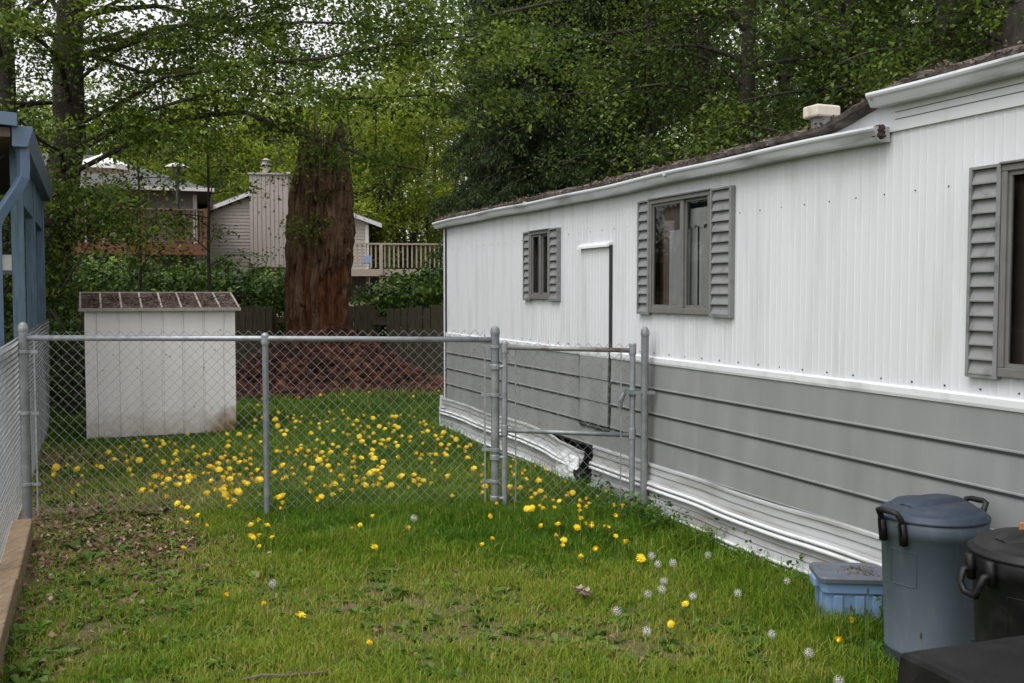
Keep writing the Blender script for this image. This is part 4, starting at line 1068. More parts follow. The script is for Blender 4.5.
# ================================================================== BACK FENCE PANELS, HEDGES
def board_fence(xa, xb, y, ztop, label, slope=0.0, gap=0.0):
    org = (xa, y, 0)
    o = empty('board_fence', org, label, 'fence')
    m_ = MB(); x = xa
    while x < xb:
        wd = 0.14 + rnd.uniform(-0.01, 0.012)
        zt = ztop + slope * (x - xa) + rnd.uniform(-0.03, 0.03); ti = rnd.uniform(-0.012, 0.012)
        m_.prism([(x, -0.1), (x + wd - 0.008, -0.1), (x + wd - 0.008 + ti, zt - 0.02), (x + wd * 0.75 + ti, zt), (x + wd * 0.2 + ti, zt + 0.004), (x + ti, zt - 0.02)], 'y', y - 0.012 + rnd.uniform(-0.004, 0.004), y + 0.01)
        x += wd
    m_.build('board_panel', M['fence_wood'], o, org)
    m_ = MB(); m_.box(xa - 0.3, xb + 0.3, y + 0.02, y + 0.06, 0.4, 0.49); m_.box(xa - 0.3, xb + 0.3, y + 0.02, y + 0.06, ztop - 0.32, ztop - 0.23); m_.build('rail', M['fence_wood'], o, org)
    m_ = MB(); m_.box(xb + 0.0, xb + 0.1, y + 0.061, y + 0.16, -0.2, ztop - 0.1); m_.build('post', M['fence_wood'], o, org)
board_fence(-10.5, -7.6, 19.6, 1.25, 'dark board fence section behind the shed on its far side')
board_fence(-7.0, -4.75, 19.6, 1.33, 'dark weathered board fence section just left of the stump')
board_fence(-3.35, -2.72, 19.5, 1.36, 'narrow board fence section just right of the stump')
board_fence(-2.42, 0.1, 19.4, 1.30, 'board fence section rising towards the mobile home corner', slope=0.05)

def hedge(label, x0, x1, y0, y1, h, n, seed, leaf=0.12, lm='leaf_laurel', name='hedge', cat='hedge', per=40, tm=0.52, stems=14, hfun=None):
    rg = np.random.default_rng(seed); org = ((x0 + x1) / 2, (y0 + y1) / 2, 0)
    o = empty(name, org, label, cat)
    x = rg.uniform(x0, x1, n); y = rg.uniform(y0, y1, n)
    hh = h * (0.82 + 0.3 * fbm(x * 0.9, y * 0.9, seed))
    edge = np.clip(np.minimum(x - x0, x1 - x) / 0.6, 0.35, 1); hh = hh * (0.7 + 0.3 * edge)
    z = hh * (1 - rg.beta(1.1, 1.7, n)) 
    z = z + terrain(x, y)
    leaves('foliage', M[lm], np.stack([x, y, z], 1), 0.34, per, leaf, seed + 1, o, org, tint_mid=tm, droop=0.2, up=0.5)
    m_ = MB()
    for k in range(stems):
        xx = rg.uniform(x0, x1); yy = rg.uniform(y0, y1)
        m_.tube([(xx, yy, -0.1), (xx + rg.normal(0, .1), yy, h * .5), (xx + rg.normal(0, .3), yy + rg.normal(0, .2), h * .9)], [0.035, 0.025, 0.01], 5)
    m_.build('stem', M['twig'], o, org)
    return o
hedge('glossy laurel hedge behind the shed, left of the tall stump', -10.5, -4.15, 20.6, 22.3, 2.3, 560, 41)
hedge('glossy laurel hedge between the stump and the mobile home', -3.25, 0.4, 20.6, 22.3, 1.95, 360, 43)
hedge('dark leafy shrub behind the carport under the big tree', -9.6, -6.2, 13.4, 15.6, 2.6, 330, 45, leaf=0.085, lm='leaf_alder', name='shrub', cat='shrub', tm=0.22)
hedge('low dark shrub growing between the side fence and the shed', -6.9, -5.6, 12.3, 14.2, 1.55, 120, 47, leaf=0.08, lm='leaf_alder', name='shrub', cat='shrub', tm=0.1)

# ================================================================== GREY HOUSE WITH DECK
TZ = lambda x, y: float(terrain(x, y))
org = (-9.75, 32, 0)
hg = empty('grey_house', org, 'grey hip roofed house with a raised red brown deck behind the hedge', 'house', R(17)); hg.location.x -= 0.3
m_ = MB()
X1 = -9.75; Yw = 32.0
for k in range(34):
    z = 0.6 + k * 0.13
    if z < 4.8: m_.prism([(Yw, z), (Yw - 0.025, z), (Yw - 0.004, z + 0.13), (Yw, z + 0.13)], 'x', -22, X1)
m_.box(-22, X1, Yw, Yw + 8, 0.0, 4.9); m_.build('wall', M['house_grey'], hg, org)
m_ = MB(); ze = 4.86; zr = 6.35
m_.v += [(-23, 31.4, ze), (-9.3, 31.4, ze), (-9.3, 40.6, ze), (-23, 40.6, ze), (-20, 36, zr), (-12.9, 36, zr)]
m_.f += [(0, 1, 5, 4), (1, 2, 5), (2, 3, 4, 5), (3, 0, 4), (3, 2, 1, 0)]
m_.build('roof', M['shingle'], hg, org)
m_ = MB(); m_.box(-23, -9.28, 31.28, 31.395, ze - 0.09, ze + 0.02); m_.box(-9.295, -9.2, 31.28, 40.6, ze - 0.09, ze + 0.02); m_.build('gutter', M['house_white'], hg, org)
m_ = MB(); m_.box(X1 - 0.1, X1 + 0.02, Yw - 0.04, Yw + 0.05, 1.0, ze - 0.15); m_.build('corner_trim', M['house_white'], hg, org)
def hwin(par, org, x0, x1, z0, z1, y, fm='house_white'):
    m_ = MB()
    for b in ((x0 - .07, x1 + .07, z0 - .07, z0), (x0 - .07, x1 + .07, z1, z1 + .07), (x0 - .07, x0, z0, z1), (x1, x1 + .07, z0, z1), ((x0 + x1) / 2 - .025, (x0 + x1) / 2 + .025, z0, z1)):
        m_.box(b[0], b[1], y - 0.06, y - 0.03, b[2], b[3])
    f = m_.build('window', M[fm], par, org)
    m_ = MB(); m_.box(x0, x1, y - 0.045, y - 0.026, z0, z1); m_.build('pane', M['dark_void'], f, org)
hwin(hg, org, -13.0, -11.4, 3.05, 4.45, Yw); hwin(hg, org, -16.5, -14.6, 3.1, 4.5, Yw)
m_ = MB(); DX0, DX1, DY0, DY1, DZ = -14.9, -9.42, 28.8, 31.9, 3.02
m_.box(DX0, DX1, DY0, DY1, DZ - 0.05, DZ); m_.box(DX0, DX1, DY0 - 0.05, DY0 - 0.001, DZ - 0.32, DZ); m_.box(DX1 + 0.001, DX1 + 0.05, DY0 - 0.05, DY1, DZ - 0.32, DZ)
dk = m_.build('deck', M['deck_red'], hg, org)
m_ = MB()
x = DX0
while x < DX1:
    m_.box(x, x + 0.04, DY0 - 0.02, DY0 + 0.02, DZ + 0.08, DZ + 0.94); x += 0.135
m_.box(DX0, DX1, DY0 - 0.03, DY0 + 0.03, DZ + 0.06, DZ + 0.10)
y = DY0
while y < DY1:
    m_.box(DX1 - 0.02, DX1 + 0.02, y, y + 0.04, DZ + 0.08, DZ + 0.94); y += 0.135
m_.build('railing', M['deck_red'], dk, org)
m_ = MB(); m_.box(DX0 - 0.05, DX1 + 0.07, DY0 - 0.07, DY0 + 0.07, DZ + 0.945, DZ + 0.99); m_.box(DX1 - 0.07, DX1 + 0.07, DY0 + 0.071, DY1, DZ + 0.945, DZ + 0.99); m_.build('handrail', M['deck_rail'], dk, org)
for x in (-14.8, -12.85, -11.2, -9.47):
    m_ = MB(); m_.box(x - 0.06, x + 0.06, DY0 - 0.10, DY0 - 0.071, DZ - 0.3, DZ + 1.0); m_.box(x - 0.06, x + 0.06, DY0 - 0.04, DY0 + 0.06, -0.2, DZ - 0.33); m_.build('deck_post', M['deck_red'], dk, org)
# umbrella, heater
org = (at(102, 160, 30.0).x, 30.0, DZ)
um = empty('patio_umbrella', org, 'white canvas patio umbrella open on the red brown deck', 'umbrella')
m_ = MB(); m_.lathe([(0.02, 2.72), (0.03, 2.70), (0.85, 2.36), (0.86, 2.22), (0.83, 2.35), (0.02, 2.66)], (org[0], org[1], DZ), 8); m_.build('canopy', M['canvas'], um, org)
m_ = MB(); m_.tube([(org[0], org[1], DZ), (org[0], org[1], DZ + 2.75)], 0.025, 8); m_.build('pole', M['steel_pale'], um, org)
m_ = MB(); m_.lathe([(0.25, 0), (0.25, 0.05), (0.06, 0.1)], org, 16); m_.build('base', M['steel_dark'], um, org)
org = (at(177, 165, 29.6).x, 29.6, DZ)
ph = empty('patio_heater', org, 'mushroom shaped patio heater with pale hood standing on the red brown deck', 'patio heater')
m_ = MB(); m_.lathe([(0.24, 0), (0.25, 0.35), (0.22, 0.72), (0.05, 0.76), (0.05, 1.95)], org, 16); m_.build('body', M['steel_dark'], ph, org)
m_ = MB(); m_.lathe([(0.1, 1.95), (0.12, 2.0), (0.14, 2.26), (0.10, 2.28)], org, 16); m_.build('burner', M['steel_dark'], ph, org)
m_ = MB(); m_.lathe([(0.34, 2.26), (0.33, 2.285), (0.2, 2.36), (0.05, 2.40), (0.03, 2.43), (0.004, 2.435)], org, 20); m_.build('hood', M['steel_pale'], ph, org)

# ================================================================== BEIGE HOUSE
org = (-5.45, 38, 0)
hb = empty('beige_house', org, 'beige gabled house with a boxed chimney and pale deck behind the stump', 'house', R(7))
GXL, GXR, GRX, Yb = -12.6, -5.45, -9.0, 38.0
zl, zr_, zp = 4.05, 4.25, 5.55
m_ = MB()
m_.prism([(GXL, 0.5), (GXR, 0.5), (GXR, zr_), (GRX, zp - 0.1), (GXL, zl)], 'y', Yb, Yb + 9); m_.build('wall', M['house_beige'], hb, org)
m_ = MB(); z = 1.0
while z < 5.3:
    xa = GXL if z < zl else GXL + (z - zl) / (zp - 0.1 - zl) * (GRX - GXL); xb = GXR if z < zr_ else GXR - (z - zr_) / (zp - 0.1 - zr_) * (GXR - GRX)
    m_.prism([(Yb - 0.001, z), (Yb - 0.022, z), (Yb - 0.003, z + 0.12), (Yb - 0.001, z + 0.12)], 'x', xa, xb); z += 0.125
m_.build('lap_siding', M['house_beige'], hb, org)
m_ = MB()
for (x0, z0, x1, z1) in ((GXL - 0.5, zl - 0.10, GRX, zp + 0.06), (GRX, zp + 0.06, GXR + 0.5, zr_ - 0.10)):
    m_.prism([(x0, z0), (x1, z1), (x1, z1 + 0.10), (x0, z0 + 0.10)], 'y', Yb - 0.22, Yb + 9.3)
m_.build('roof', M['shingle'], hb, org)
m_ = MB()
for (x0, z0, x1, z1) in ((GXL - 0.52, zl - 0.19, GRX, zp - 0.03), (GRX, zp - 0.03, GXR + 0.52, zr_ - 0.19)):
    m_.prism([(x0, z0), (x1, z1), (x1, z1 + 0.15), (x0, z0 + 0.15)], 'y', Yb - 0.27, Yb - 0.222)
m_.build('rake_trim', M['house_white'], hb, org)
m_ = MB(); m_.box(GXR - 0.1, GXR + 0.02, Yb - 0.05, Yb - 0.023, 1, zr_ - 0.1); m_.build('corner_trim', M['house_white'], hb, org); m_ = MB(); m_.box(-12.05, -11.85, Yb - 0.3, Yb - 0.2, 0.0, 3.1); m_.build('side_post', M['house_white'], hb, org); m_ = MB(); m_.box(-12.9, -12.75, Yb - 0.3, Yb - 0.2, 0.0, 3.2); m_.build('side_post', M['house_white'], hb, org)
m_ = MB(); cx0, cx1 = at(250, 200, 37.3).x, at(287, 200, 37.3).x; cz = at(270, 176, 37.3).z
k = 0; x = cx0; pts = []
while x < cx1 - 0.01:
    wd = (cx1 - cx0) / 9; pts += [(x, 37.3), (x + wd - 0.04, 37.3), (x + wd - 0.03, 37.325), (x + wd - 0.01, 37.325)]; x += wd
pts = pts[:-2] + [(cx1, 37.3), (cx1, 38.6), (cx0, 38.6)]
m_.prism(pts, 'z', 2.55, cz); ch = m_.build('chimney', M['house_beige'], hb, org)
m_ = MB(); m_.box(cx0 - 0.05, cx1 + 0.05, 37.24, 38.65, cz + 0.001, cz + 0.07); m_.build('chimney_cap', M['house_beige'], ch, org)
m_ = MB(); m_.lathe([(0.14, 0), (0.14, 0.32), (0.2, 0.33), (0.2, 0.36), (0.12, 0.5), (0.19, 0.52), (0.05, 0.6)], (at(268, 170, 37.9).x, 37.9, cz + 0.07), 14); m_.build('flue', M['chimney_cap'], ch, org)
m_ = MB(); fz = 4.9; m_.lathe([(0.11, 0), (0.11, at(286, 178, 39).z - fz - 0.1), (0.17, at(286, 178, 39).z - fz - 0.09), (0.17, at(286, 168, 39).z - fz - 0.3), (0.05, at(286, 168, 39).z - fz - 0.2)], (at(293, 170, 39).x, 39, fz), 14); m_.build('vent_pipe', M['chimney_cap'], hb, org)
hwin(hb, org, -7.6, -6.4, 2.7, 3.75, Yb - 0.02)
m_ = MB(); BX0, BX1, BY0, BY1, BZ = -7.4, at(438, 250, 35.5).x, 35.5, 38.0, 2.45
m_.box(BX0, BX1, BY0, BY1, BZ - 0.25, BZ); bd = m_.build('deck', M['deck_beige'], hb, org)
m_ = MB(); x = BX0
while x < BX1 - 0.04:
    m_.box(x, x + 0.055, BY0, BY0 + 0.04, BZ + 0.05, BZ + 0.86); x += 0.16
y = BY0 + 0.1
while y < BY1:
    m_.box(BX1 - 0.04, BX1, y, y + 0.055, BZ + 0.05, BZ + 0.86); y += 0.16
m_.build('railing', M['deck_beige'], bd, org)
m_ = MB(); m_.box(BX0, BX1 + 0.04, BY0 - 0.05, BY0 + 0.09, BZ + 0.861, BZ + 0.92); m_.box(BX1 - 0.09, BX1 + 0.04, BY0 + 0.091, BY1, BZ + 0.861, BZ + 0.92); m_.build('handrail', M['deck_beige'], bd, org)
for x in (BX0 + .3, (BX0 + BX1) / 2, BX1 - .15):
    m_ = MB(); m_.box(x, x + 0.12, BY0 - 0.06, BY0 - 0.002, BZ - 0.2, BZ + 0.86); m_.box(x, x + 0.12, BY0 + 0.05, BY0 + 0.16, 0.5, BZ - 0.251); m_.build('deck_post', M['deck_beige'], bd, org)
org = (at(367, 262, 36.3).x, 36.3, BZ)
sl_ = empty('deck_chair', org, 'small blue chair on the pale deck right of the stump', 'chair'); sl_.scale = (0.6, 0.6, 0.6)
m_ = MB(); m_.box(org[0] - .25, org[0] + .25, 36.1, 36.55, BZ + .34, BZ + .38); m_.build('seat', M['blue_toy'], sl_, org)
m_ = MB(); m_.beam((org[0], 36.55, BZ + .38), (org[0], 36.75, BZ + .85), 0.5, 0.03, (0, 1, 0)); m_.build('backrest', M['blue_toy'], sl_, org)
for sx in (-.22, .22):
    for yy in (36.13, 36.52):
        m_ = MB(); m_.tube([(org[0] + sx, yy, BZ), (org[0] + sx, yy, BZ + .34)], 0.015, 6); m_.build('leg', M['house_white'], sl_, org)

# ================================================================== TREES
def lp(pix, r, n, s):
    return ([at(a, b, y) for (a, b, y) in pix], r, n, s)
b0 = (-7.25, 15.6)
tree('alder_tree', 'large dark trunked alder behind the carport with long limbs sweeping over the yard', 'tree', (b0[0], b0[1], TZ(*b0)), 12.5, 0.33, lean=(0.9, 0.3), limbs=44, first=0.42, limb_len=3.5, sub=8, sub_len=1.25, seed=3, per=46, leaf=0.072, crad=0.36, sag=0.55, tint=0.54, step=0.24,
     limb_paths=[
         lp([(74, 84, 15.6), (100, 62, 15.2), (122, 48, 14.8), (165, 30, 14.3), (230, 12, 14.0), (300, -10, 13.6)], 0.034, 24, 1.3),
         lp([(72, 128, 15.6), (123, 102, 15.0), (164, 77, 14.4), (240, 65, 13.8), (325, 58, 13.2), (403, 42, 12.8), (473, 36, 12.4), (540, 50, 12.2)], 0.036, 34, 1.2),
         lp([(68, 158, 15.6), (150, 110, 14.6), (225, 88, 14.0), (273, 92, 13.6), (349, 99, 13.2), (431, 95, 12.8), (480, 104, 12.6)], 0.03, 24, 1.0),
         lp([(66, 176, 15.6), (180, 118, 14.8), (246, 112, 14.4), (284, 130, 14.1), (342, 147, 13.8), (382, 163, 13.6), (422, 170, 13.4)], 0.042, 11, 0.65),
         lp([(76, 40, 15.6), (150, 40, 15.2), (230, 30, 14.8), (300, 22, 14.4), (370, 24, 14.0), (430, 30, 13.6)], 0.034, 32, 1.2),
         lp([(76, 50, 15.6), (140, 72, 16.0), (210, 66, 16.4), (280, 62, 16.6), (350, 70, 16.8)], 0.04, 26, 1.2),
         lp([(80, 20, 15.6), (140, -10, 14.6), (230, -30, 13.8), (330, -20, 13.2), (430, 10, 12.8)], 0.036, 30, 1.3),
         lp([(68, 150, 15.6), (120, 125, 15.0), (160, 130, 14.4), (205, 140, 14.0)], 0.03, 16, 0.8),
         lp([(60, 206, 15.6), (64, 190, 14.6), (50, 195, 13.8)], 0.03, 12, 0.9),
         lp([(64, 172, 15.6), (60, 150, 14.4), (40, 140, 13.2), (20, 120, 12.2)], 0.05, 8, 1.1),
         lp([(58, 214, 15.6), (95, 190, 14.6), (120, 205, 13.8), (150, 235, 13.4)], 0.02, 6, 0.55),
         lp([(70, 104, 15.6), (60, 60, 14.6), (30, 30, 13.6), (-20, 10, 12.6)], 0.05, 10, 1.1),
     ])
b1 = (-7.4, 14.6)
tree('alder_tree', 'dark tree trunk at the left picture edge above the carport roof', 'tree', (b1[0], b1[1], TZ(*b1)), 12, 0.24, limbs=30, first=0.12, limb_len=2.6, sub=7, seed=5, per=36, leaf=0.07, tint=0.38)
# thin young tree before the red deck
b2 = (at(209, 250, 16.5).x, 16.5)
tree('sapling', 'thin young tree with sparse leaves in front of the red brown deck', 'tree', (b2[0], b2[1], 0), 4.6, 0.03, limbs=12, first=0.45, limb_len=1.1, sub=4, sub_len=0.5, seed=8, per=7, leaf=0.075, crad=0.2, tint=0.6, bmat='twig', step=0.25)
b2 = (at(140, 250, 17.5).x, 17.5)
tree('sapling', 'leafy young tree between the shed and the red brown deck', 'tree', (b2[0], b2[1], 0), 4.0, 0.035, limbs=10, first=0.55, limb_len=1.0, sub=4, sub_len=0.5, seed=9, per=7, leaf=0.085, crad=0.24, tint=0.55, bmat='twig', step=0.25)
# right: broadleaf trees behind the mobile home
GR = 'broadleaf trees crowding behind the mobile home'
specs = [
    (1012, 12.6, 12.0, 0.20, 61, 0.5, 'mottled trunk tree rising behind the highest part of the mobile home roof'),
    (938, 14.6, 12.5, 0.21, 62, 0.55, 'leafy tree standing behind the raised roof step of the mobile home'),
    (838, 15.2, 12.0, 0.15, 63, 0.5, 'leafy tree directly behind the cream roof vent'),
    (745, 17.0, 13.0, 0.17, 64, 0.46, 'tree with pale trunk above the middle window of the mobile home'),
    (650, 19.6, 13.0, 0.18, 65, 0.42, 'leafy tree next to the cedar above the access door'),
    (890, 19.0, 14.0, 0.2, 66, 0.4, 'deeper tree filling the gap between the vent and the raised roof'),
    (990, 18.0, 14.0, 0.2, 67, 0.45, 'deeper tree behind the mottled trunk tree at the right'),
    (780, 22.5, 14.0, 0.2, 68, 0.36, 'shaded tree deep behind the roof vent'),
]
for (px, Y, h, r, sd_, tn, lab) in specs:
    p = at(px, 293, Y)
    tree('broadleaf_tree', lab, 'tree', (p.x, Y, TZ(p.x, Y)), h, r, limbs=38, first=0.14, limb_len=2.6, sub=7, sub_len=1.15, seed=sd_, per=26, leaf=0.08, crad=0.42, lmat='leaf_forest', bmat='bark_grey', tint=tn, group=GR, sag=0.6, step=0.34)
# overhanging limb of a tree out of the picture at the right
p = at(700, 293, 21.0)
tree('broadleaf_tree', 'tree with long pale limbs reaching left in front of the dark cedar', 'tree', (p.x, 21.0, 0), 12, 0.2, limbs=20, first=0.3, limb_len=2.4, seed=71, per=26, leaf=0.072, lmat='leaf_alder', bmat='bark_grey', tint=0.55, group=GR,
     limb_paths=[lp([(705, 10, 20.5), (660, 22, 19.5), (639, 30, 18.5), (586, 37, 17.6), (520, 52, 17.0), (470, 60, 16.6)], 0.06, 16, 1.3), lp([(705, 60, 20.5), (650, 75, 19.2), (600, 92, 18.4), (540, 96, 17.8)], 0.05, 12, 1.2), lp([(705, -20, 20.5), (620, -10, 18.8), (540, 5, 17.6), (470, 20, 16.8)], 0.06, 15, 1.3)])

# cedars: drooping flat sprays
def cedar(label, base, h, r, seed, width=3.2, tint=0.42, n_br=120, lowest=0.04):
    rng = random.Random(seed); rg = np.random.default_rng(seed)
    o = empty('cedar_tree', base, label, 'tree', group='dark cedars behind the mobile home')
    B = Vector(base); m_ = MB()
    m_.tube([B + Vector((0, 0, -0.1)), B + Vector((0, 0, h * .5)), B + Vector((0, 0, h))], [r, r * .6, 0.02], 10)
    cen = []; 
    for k in range(n_br):
        t = lowest + (0.98 - lowest) * (k + rng.random()) / n_br
        L = width * (1 - t) ** 0.75 * rng.uniform(0.7, 1.1) + 0.25
        az = k * 2.399 + rng.uniform(-.3, .3)
        pth = curve_path(rng, B + Vector((0, 0, h * t)), az, 0.25 + rng.gauss(0, .12), L, 7, 1.05, 0.06)
        m_.tube(pth, [0.03 * (1 - .12 * j) for j in range(8)], 4, cap=False)
        d = Vector((math.cos(az), math.sin(az), 0)); s = Vector((-d.y, d.x, 0))
        for j in range(1, 8):
            for u in range(7):
                f = rng.random(); p = pth[j - 1].lerp(pth[j], f)
                sp = 0.20 * L * (0.35 + 0.65 * j / 7) * rng.gauss(0, 0.7)
                q = p + s * sp - Vector((0, 0, abs(sp) * 0.55 + rng.uniform(0, 0.12)))
                cen.append(tuple(q))
    m_.build('trunk', M['bark_dark'], o, base)
    leaves('crown', M['leaf_cedar'], cen, 0.18, 34, 0.14, seed, o, base, flat=0.5, droop=0.5, aspect=0.18, tint_mid=tint, clump_var=0.16, tint_var=0.15, hang=0.55, up=0.3)
    return o
for (px, Y, h, sd_, wd, lab) in ((545, 24.5, 15, 81, 3.4, 'dense drooping cedar behind the far end of the mobile home roof'), (512, 29.0, 16, 82, 2.7, 'tall cedar at the left edge of the dark evergreens'), (628, 26.5, 16, 83, 3.6, 'dark cedar half hidden behind the leafy tree above the access door')):
    p = at(px, 293, Y); cedar(lab, (p.x, Y, TZ(p.x, Y)), h, 0.3, sd_, wd)

# yellow green maples behind the stump and houses
GM = 'yellow green maples beyond the houses'
mp_ = [(408, 43.0, 8.4, 7, 91, 'multi stemmed vine maple between the stump and the cedars'), (372, 42.0, 8.2, 6, 92, 'bright maple rising behind the pale deck'), (436, 46.0, 11.0, 5, 93, 'tall maple beside the left edge of the cedars'),
       (318, 47.0, 8.6, 4, 94, 'bright maple behind the top of the stump'), (238, 48.0, 8.0, 4, 95, 'pale green maple between the two houses'), (190, 50.0, 10.5, 4, 96, 'maple behind the grey house roof'), (275, 56.0, 11.0, 3, 97, 'yellow green maple directly behind the boxed chimney'), (120, 52.0, 11, 3, 98, 'maple behind the white umbrella')]
for (px, Y, h, ns_, sd_, lab) in mp_:
    p = at(px, 293, Y)
    tree('maple_tree', lab, 'tree', (p.x, Y, TZ(p.x, Y)), h, 0.06 if Y < 40 else 0.12, limbs=26, first=0.25, limb_len=2.2 if Y < 40 else 3.0, sub=7, sub_len=1.1, seed=sd_, per=30, leaf=0.10 if Y < 40 else 0.135, crad=0.42 if Y < 40 else 0.6, lmat='leaf_maple', bmat='bark_grey', tint=0.5, stems=ns_, group=GM, sag=0.35, step=0.36)

# far woodland as one mass
rg = np.random.default_rng(99)
cen = []
for k in range(2800):
    x = rg.uniform(-75, 70); Y = 66 + rg.uniform(0, 22)
    bear = x / Y
    top = np.interp(bear, [-1, -0.45, -0.36, -0.2, -0.12, 0.0, 0.6], [16, 11.5, 10.5, 11.5, 16, 24, 26])
    top *= 0.8 + 0.4 * float(fbm(x * 0.12, 3.3, 5))
    cen.append((x, Y, TZ(x, Y) + top * rg.uniform(0.0, 1.0)))
o = leaves('woodland', M['leaf_forest'], cen, 2.6, 120, 0.42, 100, tint_mid=0.6, droop=0.05)
tag(o, 'far wood of leafy trees closing the view', 'woodland', kind='stuff')
cen = []
for k in range(1500):
    x = rg.uniform(-1, 34); Y = 27 + rg.uniform(0, 9)
    cen.append((x, Y, rg.uniform(0.2, 13)))
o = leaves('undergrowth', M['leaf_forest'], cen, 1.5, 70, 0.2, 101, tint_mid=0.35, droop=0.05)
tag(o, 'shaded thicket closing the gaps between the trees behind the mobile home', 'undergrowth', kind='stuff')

# ================================================================== GRASS
def lawn_ok(x, y):
    wall = (x + 0.76) * -UY * -1 + 0 * y
    d = (x - HC[0]) * (-UY) + (y - HC[1]) * (UX)      # distance out from the mobile home wall
    return (d > 0.075) | (y > 11.6)
def blades(n, x0, x1, y0, y1, seed, wmul=1.0):
    rg = np.random.default_rng(seed)
    x = rg.uniform(x0, x1, n); y = rg.uniform(y0, y1, n)
    # clumping
    tuft = fbm(x * 5.5, y * 5.5, 31, 2)
    b = bare(x, y)
    keep = lawn_ok(x, y) & (rg.random(n) > b * 0.93) & (rg.random(n) < 0.45 + 1.5 * (tuft - 0.3)) & (x > -7.5 - 0.1 * y)
    sx = x + 0.42 * (y - 6.95) + 3.4
    keep &= ~((sx < -0.1) & (rg.random(n) < 0.6))
    x = x[keep]; y = y[keep]; b = b[keep]; tuft = tuft[keep]; n = len(x)
    n1 = fbm(x * 0.8, y * 0.8, 41); n2 = fbm(x * 2.4, y * 2.4, 43)
    d = (x - HC[0]) * (-UY) + (y - HC[1]) * UX
    long_ = np.maximum(sstep(1.15, 0.15, d), sstep(1.25, 0.35, np.abs(y - 6.75 + 0.03 * x)) * 0.75 * sstep(-2.6, -1.4, x))
    long_ = np.maximum(long_, 0.26 * sstep(6.9, 7.6, y))
    h = (0.020 + 0.024 * n1 + 0.036 * tuft) * (1 - 0.4 * b) + 0.075 * long_ * (0.4 + n2)
    h *= rg.uniform(0.55, 1.35, n)
    w = (0.0019 + 0.0013 * rg.random(n)) * wmul
    az = rg.uniform(0, 2 * np.pi, n); lean = np.abs(rg.normal(0.5, 0.35, n)) * h
    face = az + rg.normal(np.pi / 2, 0.5, n)
    z = terrain(x, y) - 0.005
    base = np.stack([x, y, z], 1)
    s = np.stack([np.cos(face), np.sin(face), np.zeros(n)], 1) * w[:, None]
    l = np.stack([np.cos(az), np.sin(az), np.zeros(n)], 1)
    up = np.array([0, 0, 1.0])
    mid = base + l * (lean * 0.35)[:, None] + up * (h * 0.6)[:, None]
    tip = base + l * lean[:, None] + up * (h * (1 - 0.2 * np.minimum(1, lean / h)))[:, None]
    co = np.stack([base - s, base + s, mid + s * 0.75, mid - s * 0.75, tip], 1).reshape(-1, 3)
    k = np.arange(n) * 5
    li = np.stack([k, k + 1, k + 2, k + 3, k + 3, k + 2, k + 4], 1).ravel()
    fn = np.tile([4, 3], n)
    front = sstep(6.9, 5.2, y) * sstep(1.9, 1.0, np.abs(x + 0.2) * 0.9)
    t = 0.41 + 0.42 * (n1 - 0.5) + 0.4 * (n2 - 0.5) + 0.28 * front - 0.10 * long_ + 0.38 * b + rg.normal(0, 0.16, n)
    dry = rg.random(n) < (0.05 + 0.16 * front * (n2 > 0.45) + 0.45 * b)
    t = np.where(dry, rg.uniform(0.78, 1.0, n), np.clip(t, 0, 0.8))
    return co, li, fn, np.repeat(np.clip(t, 0, 1), 5)
cos_, lis, fns, ts = [], [], [], []
off = 0
for args in ((220000, -3.6, 3.0, 2.8, 5.4, 1, 1.0), (230000, -4.6, 2.4, 5.4, 8.2, 2, 1.15), (140000, -6.6, 0.6, 8.2, 12.0, 3, 1.6), (90000, -8.0, 0.8, 12.0, 16.6, 4, 2.2), (30000, -4, 4.6, 0.2, 2.6, 5, 1.2)):
    c, l, f, t = blades(*args)
    cos_.append(c); lis.append(l + off); fns.append(f); ts.append(t); off += len(c)
o = np_mesh('grass', np.concatenate(cos_), np.concatenate(fns), M['grass'], np.concatenate(ts), None, (0, 0, 0), np.concatenate(lis))
tag(o, 'uneven green lawn grass with dry patches', 'grass', kind='stuff')

# broad leaved weeds lying in the lawn
def rosettes(name, P, lmin, lmax, nl, seed, matn, aspect=0.34, el=0.35, tm=0.5):
    rg = np.random.default_rng(seed); P = np.asarray(P); n = len(P)
    idx = np.repeat(np.arange(n), nl); m = len(idx)
    az = rg.uniform(0, 6.283, m); L = rg.uniform(lmin, lmax, m) * np.repeat(rg.uniform(0.6, 1.3, n), nl); e = rg.normal(el, 0.25, m)
    d = np.stack([np.cos(az), np.sin(az), np.zeros(m)], 1); s = np.stack([-np.sin(az), np.cos(az), rg.normal(0, .25, m)], 1)
    up = np.array([0, 0, 1.0]); b = P[idx]
    m1 = b + d * (L * .45 * np.cos(e))[:, None] + up * (L * .45 * np.sin(e))[:, None]
    tip = b + d * (L * np.cos(e) * .98)[:, None] + up * (L * .5 * np.sin(e))[:, None]
    wd = (L * aspect * .5)[:, None]
    co = np.stack([b - s * wd * .2, b + s * wd * .2, m1 + s * wd, tip, m1 - s * wd], 1)
    co[:, 2, 2] += 0.006; co[:, 4, 2] += 0.006
    li = (np.arange(m) * 5)[:, None] + np.array([[0, 1, 2, 3, 4]])
    t = np.clip(rg.normal(tm, .2, n)[idx] + rg.normal(0, .12, m), 0, 1)
    return np_mesh(name, co.reshape(-1, 3), np.full(m, 5), M[matn], np.repeat(t, 5), None, (0, 0, 0), li.ravel())
rg = np.random.default_rng(77); P = []
